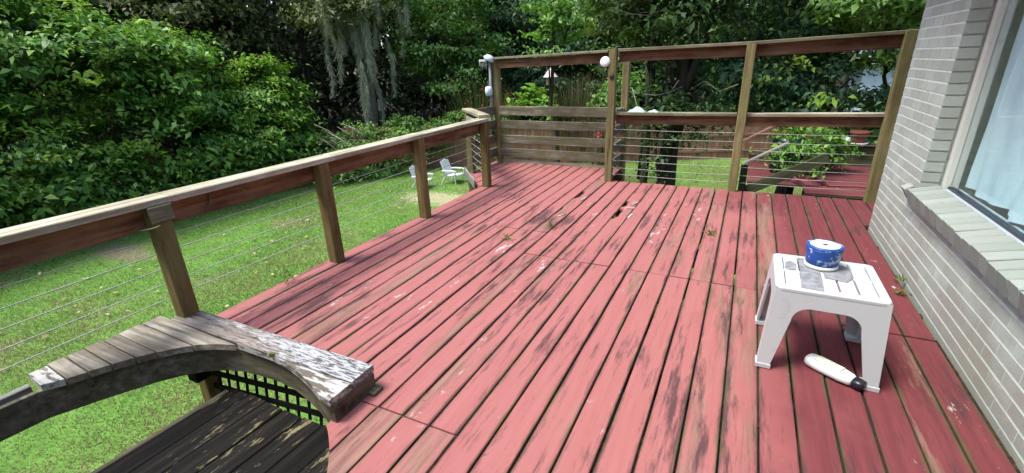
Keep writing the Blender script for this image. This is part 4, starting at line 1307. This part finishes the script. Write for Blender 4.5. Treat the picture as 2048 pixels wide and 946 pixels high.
# ------------------------------------------------------------------ flower bed beyond the bay railing
def tuft(name, label, cat, base, n, h, spread, w, leaf, seed, flower=None, nf=0, fsize=.06):
    rng = np.random.default_rng(seed)
    t = thing(name, label, cat, base)
    a = rng.uniform(0, 2 * np.pi, n); rr = rng.uniform(0, 1, n) ** .7
    H = h * rng.uniform(.55, 1.05, n)
    b = np.stack([base[0] + np.cos(a) * rr * spread * .45, base[1] + np.sin(a) * rr * spread * .45, np.full(n, base[2])], 1)
    tip = np.stack([base[0] + np.cos(a) * rr * spread * 1.1, base[1] + np.sin(a) * rr * spread * 1.1, base[2] + H], 1)
    mid = b * .45 + tip * .55 + np.array([0, 0, 1]) * (H * .10)[:, None]
    sd_ = rng.normal(size=(n, 3)); sd_[:, 2] = 0; sd_ /= np.linalg.norm(sd_, axis=1, keepdims=True); sd_ *= w
    V = np.concatenate([np.stack([b - sd_, b + sd_, mid + sd_, mid - sd_], 1), np.stack([mid - sd_, mid + sd_, tip + sd_ * .15, tip - sd_ * .15], 1)])
    obj('stalks', fast_quads(V), LEAF[leaf], t)
    # side leaves on the stalks
    q = rng.integers(0, n, n * 3); f_ = rng.uniform(.45, 1, n * 3)[:, None]
    P = b[q] * (1 - f_) + tip[q] * f_ + rng.normal(size=(n * 3, 3)) * .05
    obj('leaves', fast_quads(leaves(P, rng.normal(size=(n * 3, 3)) + np.array([0, 0, .6]), np.full(n * 3, w * 7), rng, .3)), LEAF[leaf], t)
    if flower:
        q = rng.integers(0, n, nf)
        P = np.repeat(tip[q], 8, 0) + rng.normal(size=(nf * 8, 3)) * fsize * .6
        obj('blossoms', fast_quads(leaves(P, rng.normal(size=(nf * 8, 3)), np.full(nf * 8, fsize), rng, .7)), MAT[flower], t)
    return t


tuft('flowering_clump', 'tall reedy clump with red tips left of the corner post', 'plant', (-10.75, 18.4, G), 420, 3.5, 1.35, .016, 'reed', 71, 'flower', 26, .05)
tuft('flowering_clump', 'small reedy clump with red tips right of the corner post', 'plant', (-9.3, 18.7, G), 160, 3.0, .6, .016, 'reed', 72, 'flower', 7, .05)
tuft('feathery_shrub', 'brownish feathery shrub under the little pink birdhouse roof', 'shrub', (-6.7, 19.6, G), 620, 3.6, 1.5, .012, 'heath', 73)
tree('broadleaf_plant', 'bright lime broad leaved plant seen above the slatted bay', 'plant', (-8.2, 18.95, G), 2.3, .03,
     [(-8.75, 18.9, .0, .75, .5, .5), (-8.2, 19.0, -.35, .8, .5, .5), (-7.6, 18.9, -.5, .6, .4, .35)], 'lime', 46, 11, .22, .34, 74, up=1.0)
tree('broadleaf_plant', 'mid green leafy plant just left of the main post', 'plant', (-4.9, 19.8, G), 2.3, .03,
     [(-5.2, 19.7, -.1, .8, .5, .6), (-4.6, 19.9, .2, .7, .5, .8)], 'vine', 60, 18, .2, .19, 75, up=.9)
tuft('rose_bush', 'small bush with a single pink bloom beside the main post', 'plant', (-3.55, 13.0, G), 90, 2.9, .4, .012, 'heath', 76, 'rose', 2, .13)
bh = thing('birdhouse', 'little birdhouse with a pale pink pointed roof on a pole', 'birdhouse', (-7.55, 19.0, G))
tube('pole', [(-7.55, 19.0, G), (-7.55, 19.0, .55)], .03, MAT['trunk_pale'], bh, 8)
obj('house', mesh(*box_vf(-7.69, -7.41, 18.86, 19.14, .55, .86)), MAT['bird_wall'], bh)
v, f = lathe_vf([(.31, .85), (.24, .93), (.01, 1.24)], 14, -7.55, 19.0, 0)
obj('roof', mesh(v, f), MAT['pink'], bh)

# ------------------------------------------------------------------ two white yard chairs
def yard_chair():
    t = thing('yard_chair', 'white moulded yard chair on the lawn half hidden by the second far post', 'chair', (0, 0, 0), 0, 'white chairs on the lawn')
    W2 = .29
    def slab(name, pts, y0, y1, th, n=1):
        V = []
        for (x, z) in pts:
            V += [(x, y0, z), (x, y1, z), (x, y1, z - th), (x, y0, z - th)]
        F = []
        for i in range(len(pts) - 1):
            for s in range(4):
                F.append((i * 4 + s, i * 4 + (s + 1) % 4, (i + 1) * 4 + (s + 1) % 4, (i + 1) * 4 + s))
        e = (len(pts) - 1) * 4
        F += [(3, 2, 1, 0), (e, e + 1, e + 2, e + 3)]
        return obj(name, mesh(V, F), MAT['white'], t)
    slab('seat', [(-.24, .33), (-.1, .32), (.15, .37), (.27, .39), (.30, .36)], -.27, .27, .03)
    for k in range(5):
        y = -.26 + k * .107
        V = []
        pts = [(-.23, .33), (-.30, .55), (-.42, .86 + .03 * (2 - abs(k - 2))), (-.44, .90 + .03 * (2 - abs(k - 2)))]
        for (x, z) in pts: V += [(x, y, z), (x, y + .094, z), (x - .022, y + .094, z - .006), (x - .022, y, z - .006)]
        F = []
        for i in range(3):
            for s in range(4): F.append((i * 4 + s, i * 4 + (s + 1) % 4, (i + 1) * 4 + (s + 1) % 4, (i + 1) * 4 + s))
        F += [(3, 2, 1, 0), (12, 13, 14, 15)]
        obj('back_slat', mesh(V, F), MAT['white'], t)
    for s in (-1, 1):
        y0, y1 = (.27, .35) if s > 0 else (-.35, -.27)
        slab('armrest', [(-.34, .55), (-.1, .57), (.2, .58), (.32, .56), (.34, .52)], y0 - .02, y1 + .02, .03)
        slab('leg', [(.30, .55), (.26, .3), (.31, 0.01)], y0 + .01, y1 - .01, .10)
        slab('leg', [(-.20, .36), (-.30, .2), (-.42, 0.01)], y0 + .012, y1 - .012, .07)
    return t


ch0 = yard_chair()
ch0.matrix_basis = Matrix.Translation((-10.2, 13.2, G)) @ Matrix.Rotation(.12, 4, 'Z') @ Matrix.Scale(.86, 4)
ch1 = copy_thing(ch0, Matrix.Translation((-9.55, 14.25, G)) @ Matrix.Rotation(-.05, 4, 'Z') @ Matrix.Scale(.92, 4), 'white moulded yard chair on the lawn just left of the railing corner')

# ------------------------------------------------------------------ lower neighbour deck on the right
l2 = thing('lower_deck', 'lower red plank deck beyond the back railing near the house', 'deck', (1.6, 9, -.5))
for k in range(20):
    y = 8.12 + k * .146
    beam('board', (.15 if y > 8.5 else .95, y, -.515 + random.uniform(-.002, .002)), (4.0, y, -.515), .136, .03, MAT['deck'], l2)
beam('rim_board', (.92, 8.03, -.61), (4.0, 8.03, -.61), .16, .04, MAT['black_wood'], l2, up=(0, 1, 0))
for x, y in ((1.0, 8.3), (3.8, 8.3), (1.0, 10.8), (3.8, 10.8)): post('pier', x, y, G - .05, -.53, .12, MAT['black_wood'], l2)
lf = thing('lower_railing', 'grey board railing at the back of the lower deck', 'railing', (2.4, 10.4, -.5))
for x in (1.15, 2.35, 3.9): post('post', x, 10.4, -.5, -.135, .09, MAT['stair'], lf)
for zc in (-.46, -.335, -.20): beam('rail_board', (.9, 10.34, zc), (4.0, 10.34, zc), .13, .034, MAT['stair'], lf, up=(0, -1, 0))
beam('rail_cap', (.9, 10.36, -.116), (4.0, 10.36, -.116), .16, .03, MAT['stair'], lf)
shn = thing('stair_rail', 'sloping grey handrail with dark post left of the lower deck', 'handrail', (.07, 8, -.5))
post('post', .075, 8.0, G - .05, -.13, .10, MAT['black_wood'], shn)
beam('handrail', (.045, 8.0, -.115), (.62, 8.0, .245), .10, .036, MAT['handrail'], shn)
beam('stringer', (.10, 8.02, -.56), (1.15, 8.02, .05), .15, .045, MAT['stair'], shn, up=(0, -1, 0))
beam('upper_rail', (.0, 9.4, .02), (.62, 9.4, .40), .09, .036, MAT['fence'], shn)
# navy barrel, hose, pot, ball
v, f = lathe_vf([(.2, 0), (.24, .04), (.26, .3), (.25, .55), (.22, .62), (.05, .66)], 20)
obj('navy_barrel', mesh(v, f, True), MAT['navy'], None, Matrix.Translation((.72, 9.4, -.5)), 'dark navy plastic drum standing behind the sloping stair rail', 'barrel')
hp = []
for i in range(110):
    a = i / 110 * 2 * math.pi * 4
    rr = .20 + .02 * math.sin(i * .7)
    hp.append((1.02 + rr * math.cos(a), 8.62 + rr * math.sin(a), -.478 + .018 * (i / 27)))
hp += [(1.3, 8.5, -.48), (1.7, 8.62, -.485), (2.2, 8.5, -.485)]
tube('garden_hose', hp, .014, MAT['hose'], None, 7, label='coil of maroon garden hose lying on the lower deck', cat='hose')
pt = thing('flower_pot', 'terracotta pot with white flecked rim on the lower deck railing', 'pot', (1.88, 10.36, -.10))
v, f = lathe_vf([(.09, 0), (.10, .01), (.125, .17), (.15, .175), (.155, .225), (.135, .23), (.12, .19)], 20)
obj('pot', mesh(v, f, True), MAT['terracotta'], pt, Matrix.Translation((1.88, 10.36, -.10)))
v, f = lathe_vf([(.13, 0), (.165, .018), (.15, .022), (.1, .02)], 18)
obj('saucer', mesh(v, f, True), MAT['white'], pt, Matrix.Translation((1.88, 10.36, -.1005)))
v, f = lathe_vf([(.01, 0), (.06, .015), (.085, .06), (.06, .105), (.01, .12)], 14)
obj('white_ball', mesh(v, f, True), MAT['white'], None, Matrix.Translation((1.70, 10.36, -.10)), 'pale round ball sitting left of the terracotta pot', 'ball')
obj('trailing_plant', fast_quads(crown([(1.25, 9.6, -.1, .4, .3, .22), (1.0, 9.5, .1, .35, .3, .25), (1.5, 9.6, -.3, .3, .25, .2), (.8, 9.6, .3, .3, .3, .2), (.5, 9.0, -.05, .35, .25, .3), (.95, 8.9, -.2, .4, .25, .25)], 80, 26, .12, .08, 81)), LEAF['hedge'],
    label='yellow green trailing plant at the lower deck railing', cat='plant')

# mint cloth bits on the middle rail
def cloth_bit(name, x, y, z, L, w, h, mat, rz, lab, cat, grp=None):
    V, F = [], []
    n, mm = 8, 5
    for i in range(n + 1):
        for j in range(mm + 1):
            u, v_ = i / n, j / mm
            V.append(((u - .5) * L, (v_ - .5) * w, h * (math.sin(u * math.pi) ** .6) * (math.sin(v_ * math.pi) ** .5 if 0 < v_ < 1 else 0) * (.75 + .25 * math.sin(u * 9 + v_ * 5))))
    k = len(V)
    V += [(x_, y_, -.001) for x_, y_, _ in V[:]]
    q = lambda i, j: i * (mm + 1) + j
    for i in range(n):
        for j in range(mm):
            F.append((q(i, j), q(i + 1, j), q(i + 1, j + 1), q(i, j + 1)))
            F.append((k + q(i, j + 1), k + q(i + 1, j + 1), k + q(i + 1, j), k + q(i, j)))
    for i in range(n):
        F += [(q(i, 0), k + q(i, 0), k + q(i + 1, 0), q(i + 1, 0)), (q(i, mm), q(i + 1, mm), k + q(i + 1, mm), k + q(i, mm))]
    for j in range(mm):
        F += [(q(0, j), q(0, j + 1), k + q(0, j + 1), k + q(0, j)), (q(n, j), k + q(n, j), k + q(n, j + 1), q(n, j + 1))]
    return obj(name, mesh(V, F, True), mat, None, Matrix.Translation((x, y, z)) @ Matrix.Rotation(rz, 4, 'Z'), lab, cat, grp)


cloth_bit('folded_glove', -1.22, 5.93, .874, .21, .10, .065, MAT['mint'], .1, 'crumpled mint green and white glove lying on the middle rail', 'glove')
cloth_bit('cloth_scrap', -1.02, 5.95, .874, .12, .07, .028, MAT['mint'], -.3, 'small mint cloth scrap right of the crumpled glove on the rail', 'cloth')

tree('dark_shrub', 'dark shrub in front of the pale blue house', 'shrub', (4.2, 19.0, G), 2.2, .06,
     [(3.6, 18.8, -1.2, 1.0, .8, 1.0), (4.6, 19.0, -1.0, 1.1, .9, 1.1), (5.6, 19.2, -1.2, 1.0, .9, 1.1)], 'oak', 90, 90, .3, .14, 56)

# pale neighbour building glimpsed between the leaves
nb = thing('neighbour_house', 'pale blue neighbouring house glimpsed between leaves near the brick corner', 'house', (5.6, 24, G))
obj('wall', mesh(*box_vf(4.0, 10, 24, 28, G, 1.2)), simple('pale_siding', (.45, .52, .62), .8), nb)
rvf = ([(3.6, 23.6, .95), (10.4, 23.6, .95), (10.4, 26, 2.6), (3.6, 26, 2.6), (10.4, 28.4, .95), (3.6, 28.4, .95)], [(0, 1, 2, 3), (3, 2, 4, 5), (0, 3, 5), (1, 4, 2)])
obj('roof', mesh(*rvf), simple('shingle_grey', (.2, .22, .28), .9), nb)

# ------------------------------------------------------------------ small litter and weeds
def weed(x, y, n, h, sprd, lab, seed, mat='weed', z=0.0):
    rng = np.random.default_rng(seed)
    P = np.stack([x + rng.normal(size=n) * sprd, y + rng.normal(size=n) * sprd, z + rng.uniform(.006, h, n)], 1)
    V = leaves(P, rng.normal(size=(n, 3)) + np.array([0, 0, .4]), rng.uniform(.02, .045, n), rng, .35, .0)
    V[:, :, 2] = np.maximum(V[:, :, 2], z + .003)
    obj('weed', fast_quads(V), MAT[mat], None, None, lab, 'weed', 'weeds growing in the deck gaps')


weed(-1.545, 3.87, 26, .05, .022, 'yellow green weed sprouting in the gap near the long cracked board', 91)
weed(-1.79, 3.45, 30, .045, .028, 'larger mossy weed in the gap left of the long joint', 92)
weed(1.085, 3.72, 22, .04, .02, 'dark green weed at the foot of the brick wall beyond the table', 93)
weed(1.05, 3.48, 22, .04, .02, 'weed nearest the table corner by the brick wall', 94)
weed(-.155, 4.22, 60, .03, .022, 'dark moss tuft on a board below the middle rail post', 95)
weed(-2.93, 2.05, 48, .15, .022, 'thin sprout at the outer deck edge between the first two posts', 96)
weed(-2.02, 1.24, 24, .012, .008, 'tiny green sprig in the seam of the curb planks', 97, z=ZT - .01)


def dry_leaf(x, y, z, L, rz, tilt, lab, mat='dryleaf'):
    V, F = [], []
    n = 7
    for i in range(n + 1):
        u = i / n; w = .28 * L * math.sin(math.pi * min(.98, u * .9 + .06)); c = .28 * L * u * u
        V += [(u * L, -w * .5, c + .12 * w), (u * L, 0, c), (u * L, w * .5, c + .12 * w)]
    for i in range(n):
        for j in range(2): F.append((i * 3 + j, i * 3 + 3 + j, i * 3 + 4 + j, i * 3 + 1 + j))
    o = obj('dry_leaf', mesh(V, F, True), MAT[mat], None, Matrix.Translation((x, y, z)) @ Matrix.Rotation(rz, 4, 'Z') @ Matrix.Rotation(tilt, 4, 'Y'), lab, 'leaf', 'dry leaves on the railing and lawn')


dry_leaf(PX - .045, 1.62, .70, .11, 1.4, -.9, 'curled dry leaf clinging to the rail board right of the near post')
dry_leaf(PX - .045, 1.86, .775, .09, 1.7, .7, 'small dry leaf hanging under the rail cap')
dry_leaf(PX + .055, 1.20, .715, .09, 1.2, .2, 'dry leaf stuck on the near post below its block')
dry_leaf(-4.9, 2.6, G + .08, .22, .4, 0, 'large tan leaf on the grass beside the landing')
dry_leaf(-5.3, 1.5, G + .08, .2, 2.2, 0, 'tan leaf on the grass farther from the landing')
cloth_bit('blue_scrap', -4.75, 1.42, G + .06, .2, .14, .04, MAT['paleblue'], .7, 'pale blue plastic scrap on the grass by the dark landing', 'litter')
